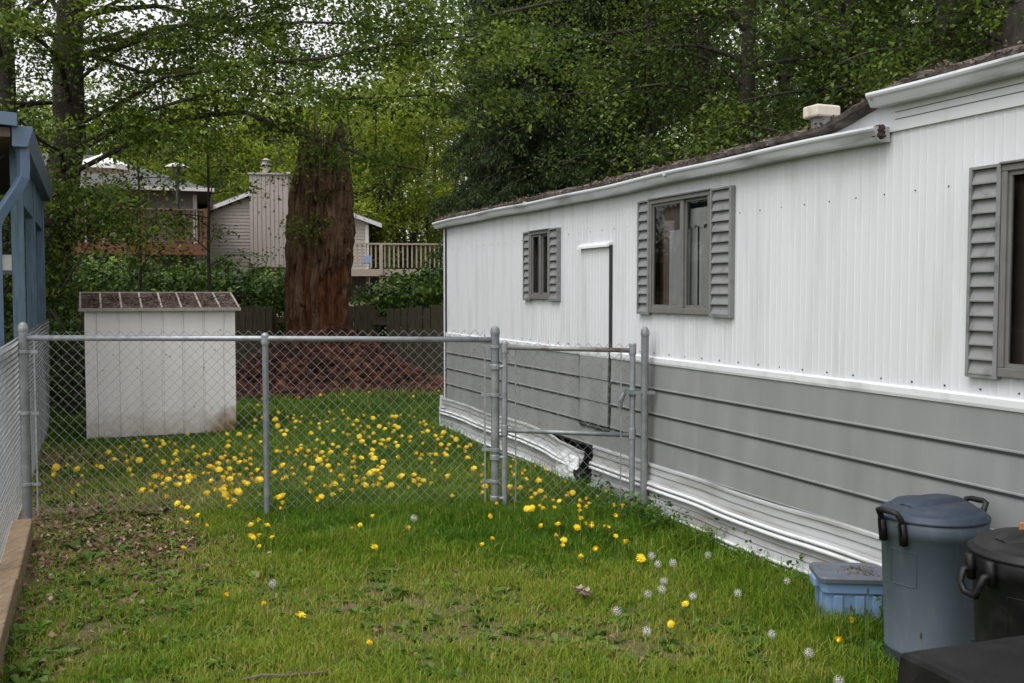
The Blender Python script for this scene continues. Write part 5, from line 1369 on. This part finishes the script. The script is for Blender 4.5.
while len(P) < 3200:
    y = 3.2 + 9.0 * rg.random() ** 1.5; x = rg.uniform(-5.6, 1.8)
    if not lawn_ok(x, y): continue
    dens = 0.4 + 0.9 * float(sstep(-0.6, -2.0, x)) * float(sstep(7.5, 6.0, y)) + 0.35 * float(vnoise(x * 1.5, y * 1.5, 66))
    if x + 0.42 * (y - 6.95) + 3.25 < 0 or rg.random() > dens: continue
    P.append((x, y, TZ(x, y)))
o = rosettes('weeds', P, 0.03, 0.085, 7, 12, 'weed'); tag(o, 'broad leaved weeds and dandelion leaves among the grass', 'weeds', kind='stuff')
P = [(p.x, p.y, 0.0) for p in [on(a, b) for a, b in ((42, 495), (60, 500), (75, 560), (20, 660), (35, 640), (100, 590), (58, 470), (88, 545), (8, 672), (870, 640), (885, 655), (560, 520))]]
P = [(x + rg.normal(0, .06), y + rg.normal(0, .06), TZ(x, y)) for (x, y, z) in P for _ in range(3)]
o = rosettes('weeds', P, 0.06, 0.13, 10, 13, 'weed', aspect=0.24, el=0.6, tm=0.45); tag(o, 'larger coarse weeds by the timbers and bins', 'weeds', kind='stuff')
# taller weeds along the skirting
cen = []
for k in range(60):
    s = rg.choice([rg.uniform(4.6, 5.4), rg.uniform(3.0, 8.0)]); dd = rg.uniform(0.10, 0.3)
    cen.append((HC[0] - UX * s - UY * dd, HC[1] - UY * s + UX * dd, rg.uniform(0.03, 0.17)))
o = leaves('weeds', M['weed'], cen, 0.13, 26, 0.035, 14, tint_mid=0.25, up=0.2, hang=-0.4); tag(o, 'leafy weeds growing against the skirting', 'weeds', kind='stuff')

# dead leaves
rg = np.random.default_rng(55); P = []
while len(P) < 6500:
    x = rg.uniform(-5.9, 1.0); y = rg.uniform(3.4, 11.2)
    b = float(bare(x, y))
    drift = 1.0 * math.exp(-(((x + 2.35) / 0.75) ** 2 + ((y - 6.6) / 0.5) ** 2)) + 0.8 * math.exp(-(((x + 2.6) / 0.5) ** 2 + ((y - 6.1) / 0.5) ** 2))
    pr = 0.012 + 0.42 * b * (0.12 + 0.88 * (x < -1.2)) + drift
    if not lawn_ok(x, y) or rg.random() > pr: continue
    P.append((x, y, TZ(x, y) + rg.uniform(0.004, 0.03)))
P = np.asarray(P); n = len(P)
L = rg.uniform(0.014, 0.048, n); az = rg.uniform(0, 6.283, n); cu = rg.uniform(-0.1, 0.5, n)
d = np.stack([np.cos(az), np.sin(az), rg.normal(0, .3, n)], 1); s = np.stack([-np.sin(az), np.cos(az), rg.normal(0, .4, n)], 1)
wd = L * rg.uniform(.25, .45, n); up = np.array([0, 0, 1.0])
lift = up * (L * cu)[:, None]
v = [P - d * L[:, None] * .5, P + s * wd[:, None] + lift, P + d * L[:, None] * .5, P - s * wd[:, None] + lift * rg.uniform(0, 1.2, (n, 1)), P + d * L[:, None] * .1]
co = np.stack(v, 1).reshape(-1, 3); k = np.arange(n) * 5
li = np.stack([k, k + 1, k + 4, k + 1, k + 2, k + 4, k + 2, k + 3, k + 4, k + 3, k, k + 4], 1).ravel()
o = np_mesh('leaf_litter', co, np.full(n * 4, 3), M['litter'], np.repeat(np.clip(rg.normal(.48, .26, n), 0, 1), 5), None, (0, 0, 0), li)
tag(o, 'dead brown leaves scattered on the bare strip beside the fence', 'leaf litter', kind='stuff')
# a fallen stick, a curled dead leaf in the long grass
a = on(238, 681, 0.03); b = on(332, 671, 0.035); c = on(285, 676, 0.05)
m_ = MB(); m_.tube([a, a.lerp(c, .5) + Vector((0, 0.01, 0.01)), c, c.lerp(b, .5) + Vector((0, -.006, 0)), b], [0.004, 0.007, 0.008, 0.007, 0.004], 6); m_.tube([c, c + Vector((.05, .05, .02))], [.004, .002], 5)
o = m_.build('stick', M['stick'], None, tuple(a)); tag(o, 'thin fallen stick lying in the front lawn', 'stick')
p = on(583, 592, 0.06)
m_ = MB()
for k in range(5):
    a0 = k * 1.2; c_ = p + Vector((rnd.uniform(-.05, .05), rnd.uniform(-.03, .03), rnd.uniform(-.02, .02)))
    m_.grid([[c_ + Vector((.028 * math.cos(a0) * u - .018 * math.sin(a0) * v_, .028 * math.sin(a0) * u + .018 * math.cos(a0) * v_, .014 * u * u + .01 * v_ * v_)) for u in (-1, -.4, .4, 1)] for v_ in (-1, 0, 1)])
o = m_.build('dead_leaf', mat('pale_dead_leaf', (0.3, 0.24, 0.18), 0.8, var=0.3, scale=20), None, (p.x, p.y, 0)); tag(o, 'pale curled dead leaf caught in the long grass near the skirting', 'dead leaf')

# ================================================================== DANDELIONS (surveyed one by one)
D = []
def survey(ox, oy, k, txt):
    for t in txt.split():
        a, b = t.split(',')
        D.append((ox + int(a) / k, oy + int(b) / k))
survey(50, 390, 6.38, '535,331 597,324 676,315 714,326 726,346 763,331 798,344 879,280 614,359 697,363 449,364 372,398 408,442 487,418 489,456 525,434 569,448 680,415 722,458 803,388 797,410 873,390 914,363 938,424 985,411 936,469 809,445 785,467 110,478 40,492 24,541 202,545 171,505 178,605 143,650 300,484 327,491 510,507 521,543 766,507 844,508 882,517 690,542 716,553 666,552 752,571 795,545 829,561 887,555 926,553 879,586 800,602 820,604 715,600 736,622 639,599 670,615 586,643 640,646 743,678')
survey(200, 390, 6.38, '352,192 346,231 398,178 418,173 480,187 496,228 517,261 553,258 538,285 500,143 556,170 599,160 594,180 646,170 636,203 608,203 724,165 708,208 760,215 763,243 809,204 852,186 824,138 906,131 942,184 998,195 914,155 976,222 1003,252 852,260 912,273 943,284 707,275 693,275 746,318 781,338 606,240 316,299 249,281 172,280 182,326 387,330 178,359 286,370 330,390 265,412 163,395 137,432 157,420 222,436 180,455 25,411 56,406 69,384 116,468 284,454 249,461 324,473 317,437 293,502 188,501 122,507 88,494 60,488 361,512 405,525 474,526 172,529 215,540 250,541 325,533 20,533 55,531 145,553 150,575 190,566 68,582 205,598 280,586 300,600 330,565 357,582 378,571 152,615 140,637 41,658 98,636 162,665 206,648 244,648 381,665 525,483 585,496 597,536 545,556 525,568 486,391 510,391 555,366 566,398 640,354 620,385 640,376 612,412 686,390 673,422 735,377 775,398 757,446 745,420 786,427 808,449 826,377 847,347 880,363 831,399 967,346 935,384 925,411 984,424 973,459 818,483 775,478 712,496 712,512 838,517 884,475 965,495 988,493 893,549 918,570 990,551 998,582 797,608 833,614 857,598 893,638 971,636 843,668 705,645 696,564 672,598 670,480 632,47 768,32 970,70 915,30 368,97 404,53')
survey(350, 390, 6.38, '87,162 147,178 184,163 40,192 267,168 291,170 323,161 377,163 411,172 67,230 116,235 47,254 91,270 187,232 247,215 283,227 223,248 307,240 281,258 270,270 150,275 470,202 479,222 445,210 533,240 461,270 495,261 545,290 596,272 125,299 60,296 332,294 383,299 380,326 245,318 205,320 76,327 96,348 155,332 196,345 227,362 291,335 304,358 143,381 136,410 72,432 154,435 306,426 214,457 463,343 560,314 582,300 648,297 678,315 581,347 628,350 616,375 690,360 740,366 766,349 738,390 424,402 456,412 509,412 545,411 446,440 602,405 613,417 749,432 860,415 850,477 790,500 520,465 543,511 178,487 203,493 128,533 146,516 172,518 190,532 95,606 147,610 183,600 192,564 90,566 264,604 237,618 325,550 340,551 407,541 433,566 405,579 438,606 467,577 514,593 374,620 620,553 648,676 120,15 563,6 405,40')
survey(480, 430, 5.69, '27,143 18,197 10,257 27,320 8,297 15,357 95,251 137,170 188,170 177,207 184,242 194,258 101,222 253,231 242,247 264,278 315,204 374,221 331,272 334,288 137,309 140,328 168,325 203,331 230,329 177,367 287,342 290,385 312,363 343,347 370,380 354,398 414,398 450,404 422,439 337,430 355,444 267,448 296,445 486,293 503,357 492,374 527,357 568,402 562,431 602,436 606,388 618,415 565,458 573,500 604,531 636,529 632,547 553,553 440,536 345,546 433,597 477,625 471,655 660,677 708,546 737,554 777,487 765,426 809,429 716,348 772,602 828,633 57,489 67,615 8,650 94,416 666,375 100,300')
survey(150, 480, 5.69, '92,97 155,133 173,153 211,157 268,204 206,243 324,258 189,383 624,82 750,90 730,98 755,128 744,160 620,229 573,255 665,255 567,314 585,325 618,314 690,327 618,377 438,652 912,63 956,112 975,93 440,103 476,116 449,150 430,80 321,74')
survey(0, 0, 1, '372,516 352,528 360,525 408,528 374,547 481,544 301,615 263,603 369,642 580,556 596,549 563,545 641,558 616,536 625,541 685,604 671,624 852,620 839,640 910,653')
dd = []
for (a, b) in D:
    if all((a - c) ** 2 + (b - e) ** 2 > 2.4 ** 2 for c, e in dd): dd.append((a, b))
D = sorted(dd, key=lambda p: -p[1])

def head_mesh(name, petals, rad, seed, mat_):
    rg = random.Random(seed); mb = MB()
    mb.lathe([(0.006, -0.012), (rad * .42, -0.003), (rad * .5, 0.002), (rad * .3, 0.008), (0.002, 0.009)], (0, 0, 0), 10)
    for ringn, (rr, zz, wv) in enumerate(((1.0, 0.0, .2), (.8, .006, .2), (.55, .0095, .2))):
        n = petals - ringn * 4
        for k in range(n):
            a = 2 * math.pi * (k + rg.random() * .5 + ringn * .4) / n; r = rad * rr * rg.uniform(.88, 1.06); wd = rad * wv
            c, s = math.cos(a), math.sin(a); zt = zz + rg.uniform(-.004, .004)
            mb.quad((c * r * .2 + s * wd * .3, s * r * .2 - c * wd * .3, zz), (c * r + s * wd * .5, s * r - c * wd * .5, zt), (c * r - s * wd * .5, s * r + c * wd * .5, zt + .001), (c * r * .2 - s * wd * .3, s * r * .2 + c * wd * .3, zz + .001))
    return mb
def stem_mb(h, lx, ly):
    mb = MB(); mb.tube([(lx, ly, -h), (lx * .6, ly * .6, -h * .5), (0, 0, -0.008)], [.0032, .0028, .0024], 5); return mb
HV = []; SV = []
for k in range(4):
    o = head_mesh('flower_head', 17, (0.0225, 0.0245, 0.022, 0.0195)[k], 10 + k, M['petal']).build('flower_head', M['petal_deep'] if k == 3 else M['petal'], recalc=False)
    HV.append(o.data); bpy.data.objects.remove(o)
    o = stem_mb(0.22, 0.02 * math.cos(k * 1.7), 0.02 * math.sin(k * 1.7)).build('stem', M['stem'], recalc=False)
    SV.append(o.data); bpy.data.objects.remove(o)
def zone(px, py):
    p = on(px, py, 0.12)
    fence_y = 6.95 + 0.085 * (p.x + 3.4) if p.x < -0.1 else 7.23 - 0.2 * (p.x + 0.12)
    if p.y < fence_y - 0.05:
        if px < 300: return ('dandelions before the fence at the left', 'yellow dandelion in the lawn before the fence, near the line post', 'dandelion')
        if px > 545: return ('dandelions in the long grass by the gate', 'yellow dandelion in the long grass just in front of the gate', 'dandelion')
        return ('dandelions before the fence in the middle', 'yellow dandelion scattered in the lawn in front of the fence middle', 'dandelion')
    if px > 492: return ('dandelions behind the gate', 'yellow dandelion in the grass seen through the gate', 'dandelion')
    if px > 268: return ('dandelions behind the fence by the mobile home', 'yellow dandelion behind the fence between the line post and the gate post', 'dandelion')
    if px < 130: return ('dandelions among the leaves behind the fence', 'yellow dandelion among dead leaves behind the fence near the corner post', 'dandelion')
    return ('dandelions in the thick patch before the shed', 'yellow dandelion in the thick patch between the shed and the line post', 'dandelion')
LONE = {(369, 642): 'nearest lone dandelion in the middle of the front lawn', (263, 603): 'lone flattened dandelion in the lawn near a white seed head', (301, 615): 'small lone dandelion in the thin dry lawn above the stick', (685, 604): 'bright broad dandelion among seed heads in the long grass', (671, 624): 'dandelion among seed heads, below the brightest broad one', (852, 620): 'dandelion in front of the blue tote', (839, 640): 'half open dandelion in the grass below the blue tote', (910, 653): 'dandelion touching the foot of the slate blue trash can'}
far_mb = MB()
rd = random.Random(4)
def hgt(px, py):
    return rd.uniform(0.10, 0.155) if py < 520 else rd.uniform(0.065, 0.105)
for i, (px, py) in enumerate(D):
    h = hgt(px, py); p = on(px, py, h)
    sc_ = rd.choice((rd.uniform(0.75, 0.95), rd.uniform(0.9, 1.15), rd.uniform(0.95, 1.2))) * (1.25 if py < 505 and px < 480 else 0.98); tilt = (rd.gauss(-0.05, 0.4) + 0.2, rd.gauss(0, 0.38), rd.uniform(0, 6.28))
    if i >= 296:
        k = rd.randrange(4); me = HV[k]; n0 = len(far_mb.v)
        from mathutils import Euler
        mtx = Euler((tilt[0], tilt[1], 0)).to_matrix()
        for v in me.vertices: far_mb.v.append(tuple(p + mtx @ (v.co * sc_)))
        for f in me.polygons: far_mb.f.append(tuple(n0 + j for j in f.vertices))
        continue
    grp, lab, cat = zone(px, py)
    key = (round(px), round(py))
    root = bpy.data.objects.new('dandelion', None); COL.objects.link(root); root.empty_display_size = 0.05
    root.location = p
    if key in LONE: tag(root, LONE[key], cat)
    else: tag(root, lab, cat, grp)
    hd = bpy.data.objects.new('flower_head', HV[i % 4]); COL.objects.link(hd); hd.parent = root; hd.rotation_euler = tilt; hd.scale = (sc_,) * 3
    sm = bpy.data.objects.new('stem', SV[(i * 3) % 4]); COL.objects.link(sm); sm.parent = root; sm.scale = (1, 1, max(.4, (h + 0.01) / 0.22)); sm.rotation_euler = (0, 0, rd.uniform(0, 6.28))
o = far_mb.build('dandelions', M['petal'], recalc=False); tag(o, 'far dandelions too small to tell apart in the back lawn', 'dandelions', kind='stuff')
# seed heads
mb = MB(); rq = random.Random(2)
for k in range(64):
    z = 1 - 2 * (k + .5) / 64; a = k * 2.39996; r = math.sqrt(1 - z * z); d = Vector((r * math.cos(a), r * math.sin(a), z)); t = d.orthogonal().normalized(); b = d.cross(t)
    e = d * 0.021 * rq.uniform(.93, 1.05)
    mb.f.append((len(mb.v), len(mb.v) + 1, len(mb.v) + 2)); mb.v += [tuple(d * .005 + t * .0006), tuple(d * .005 - t * .0006), tuple(e)]
    for q_ in range(4):
        an = q_ * math.pi / 4 + rq.random(); s = (t * math.cos(an) + b * math.sin(an)); n_ = d.cross(s) * .0006
        mb.quad(e - s * .0027 + n_ + d * .001, e + s * .0027 + n_ + d * .001, e + s * .0027 - n_ + d * .001, e - s * .0027 - n_ + d * .001)
o = mb.build('seed_ball', M['puff'], recalc=False); PUFF = o.data; bpy.data.objects.remove(o)
mb = MB(); mb.lathe([(.001, -.006), (.006, -.003), (.0065, .001), (.004, .005), (.001, .006)], (0, 0, 0), 10); o = mb.build('seed_core', M['puff_core']); CORE = o.data; bpy.data.objects.remove(o)
SH = [(414, 518, 'pale seed head just in front of the fence, away from the others'), (273, 584, 'white dandelion seed head alone in the left of the front lawn'), (787, 581, 'white seed head close to the skirting, left of the blue tote'),
      (772, 634, 'worn seed head standing in the grass left of the blue tote'), (809, 653, 'low round seed head in the grass below the blue tote'), (738, 593, 'white seed head standing alone between the seed head cluster and the blue tote'), (693, 596, None), (708, 555, 'seed head standing right below the skirting weeds'),
      (652, 556, None), (658, 564, None), (673, 563, None), (664, 581, None), (662, 589, None), (648, 594, None), (617, 611, 'white seed head nearest the pale curled dead leaf'), (647, 631, None), (839, 681, 'white seed head at the bottom edge below the bins')]
for (px, py, lab) in SH:
    h = rd.uniform(0.13, 0.2); p = on(px, py, h)
    root = bpy.data.objects.new('dandelion_seed_head', None); COL.objects.link(root); root.location = p; root.empty_display_size = .05
    if lab: tag(root, lab, 'dandelion clock')
    else: tag(root, 'white dandelion seed head in the cluster of seed heads before the gate post', 'dandelion clock', 'clustered seed heads in the long grass')
    s = rd.uniform(.85, 1.1)
    for nm, me in (('seed_ball', PUFF), ('seed_core', CORE)):
        c = bpy.data.objects.new(nm, me); COL.objects.link(c); c.parent = root; c.scale = (s,) * 3; c.rotation_euler = (rd.random(), rd.random(), rd.random())
    c = bpy.data.objects.new('stem', SV[rd.randrange(4)]); COL.objects.link(c); c.parent = root; c.scale = (.8, .8, (h + .01) / .22)
# plantain spikes by the tote
for (px, py, lab) in ((868, 591, 'taller brown plantain spike in front of the blue tote'), (851, 608, 'brown plantain spike left of the taller one by the tote'), (866, 612, 'lower brown plantain spike below the taller one'), (921, 636, 'brown seed spike in front of the slate blue can')):
    p = at(px, py, 4.0 if px < 900 else 3.75)
    root = empty('plantain', p, lab, 'seed spike')
    m_ = MB(); m_.lathe([(.001, -.012), (.0045, -.009), (.0048, .006), (.001, .016)], (0, 0, 0), 8); m_.build('spike', M['plantain'], root)
    m_ = MB(); m_.tube([(0.01, 0.02, -p.z), (0.004, 0.004, -p.z * .4), (0, 0, -.008)], .0018, 5); m_.build('stem', M['stem'], root)
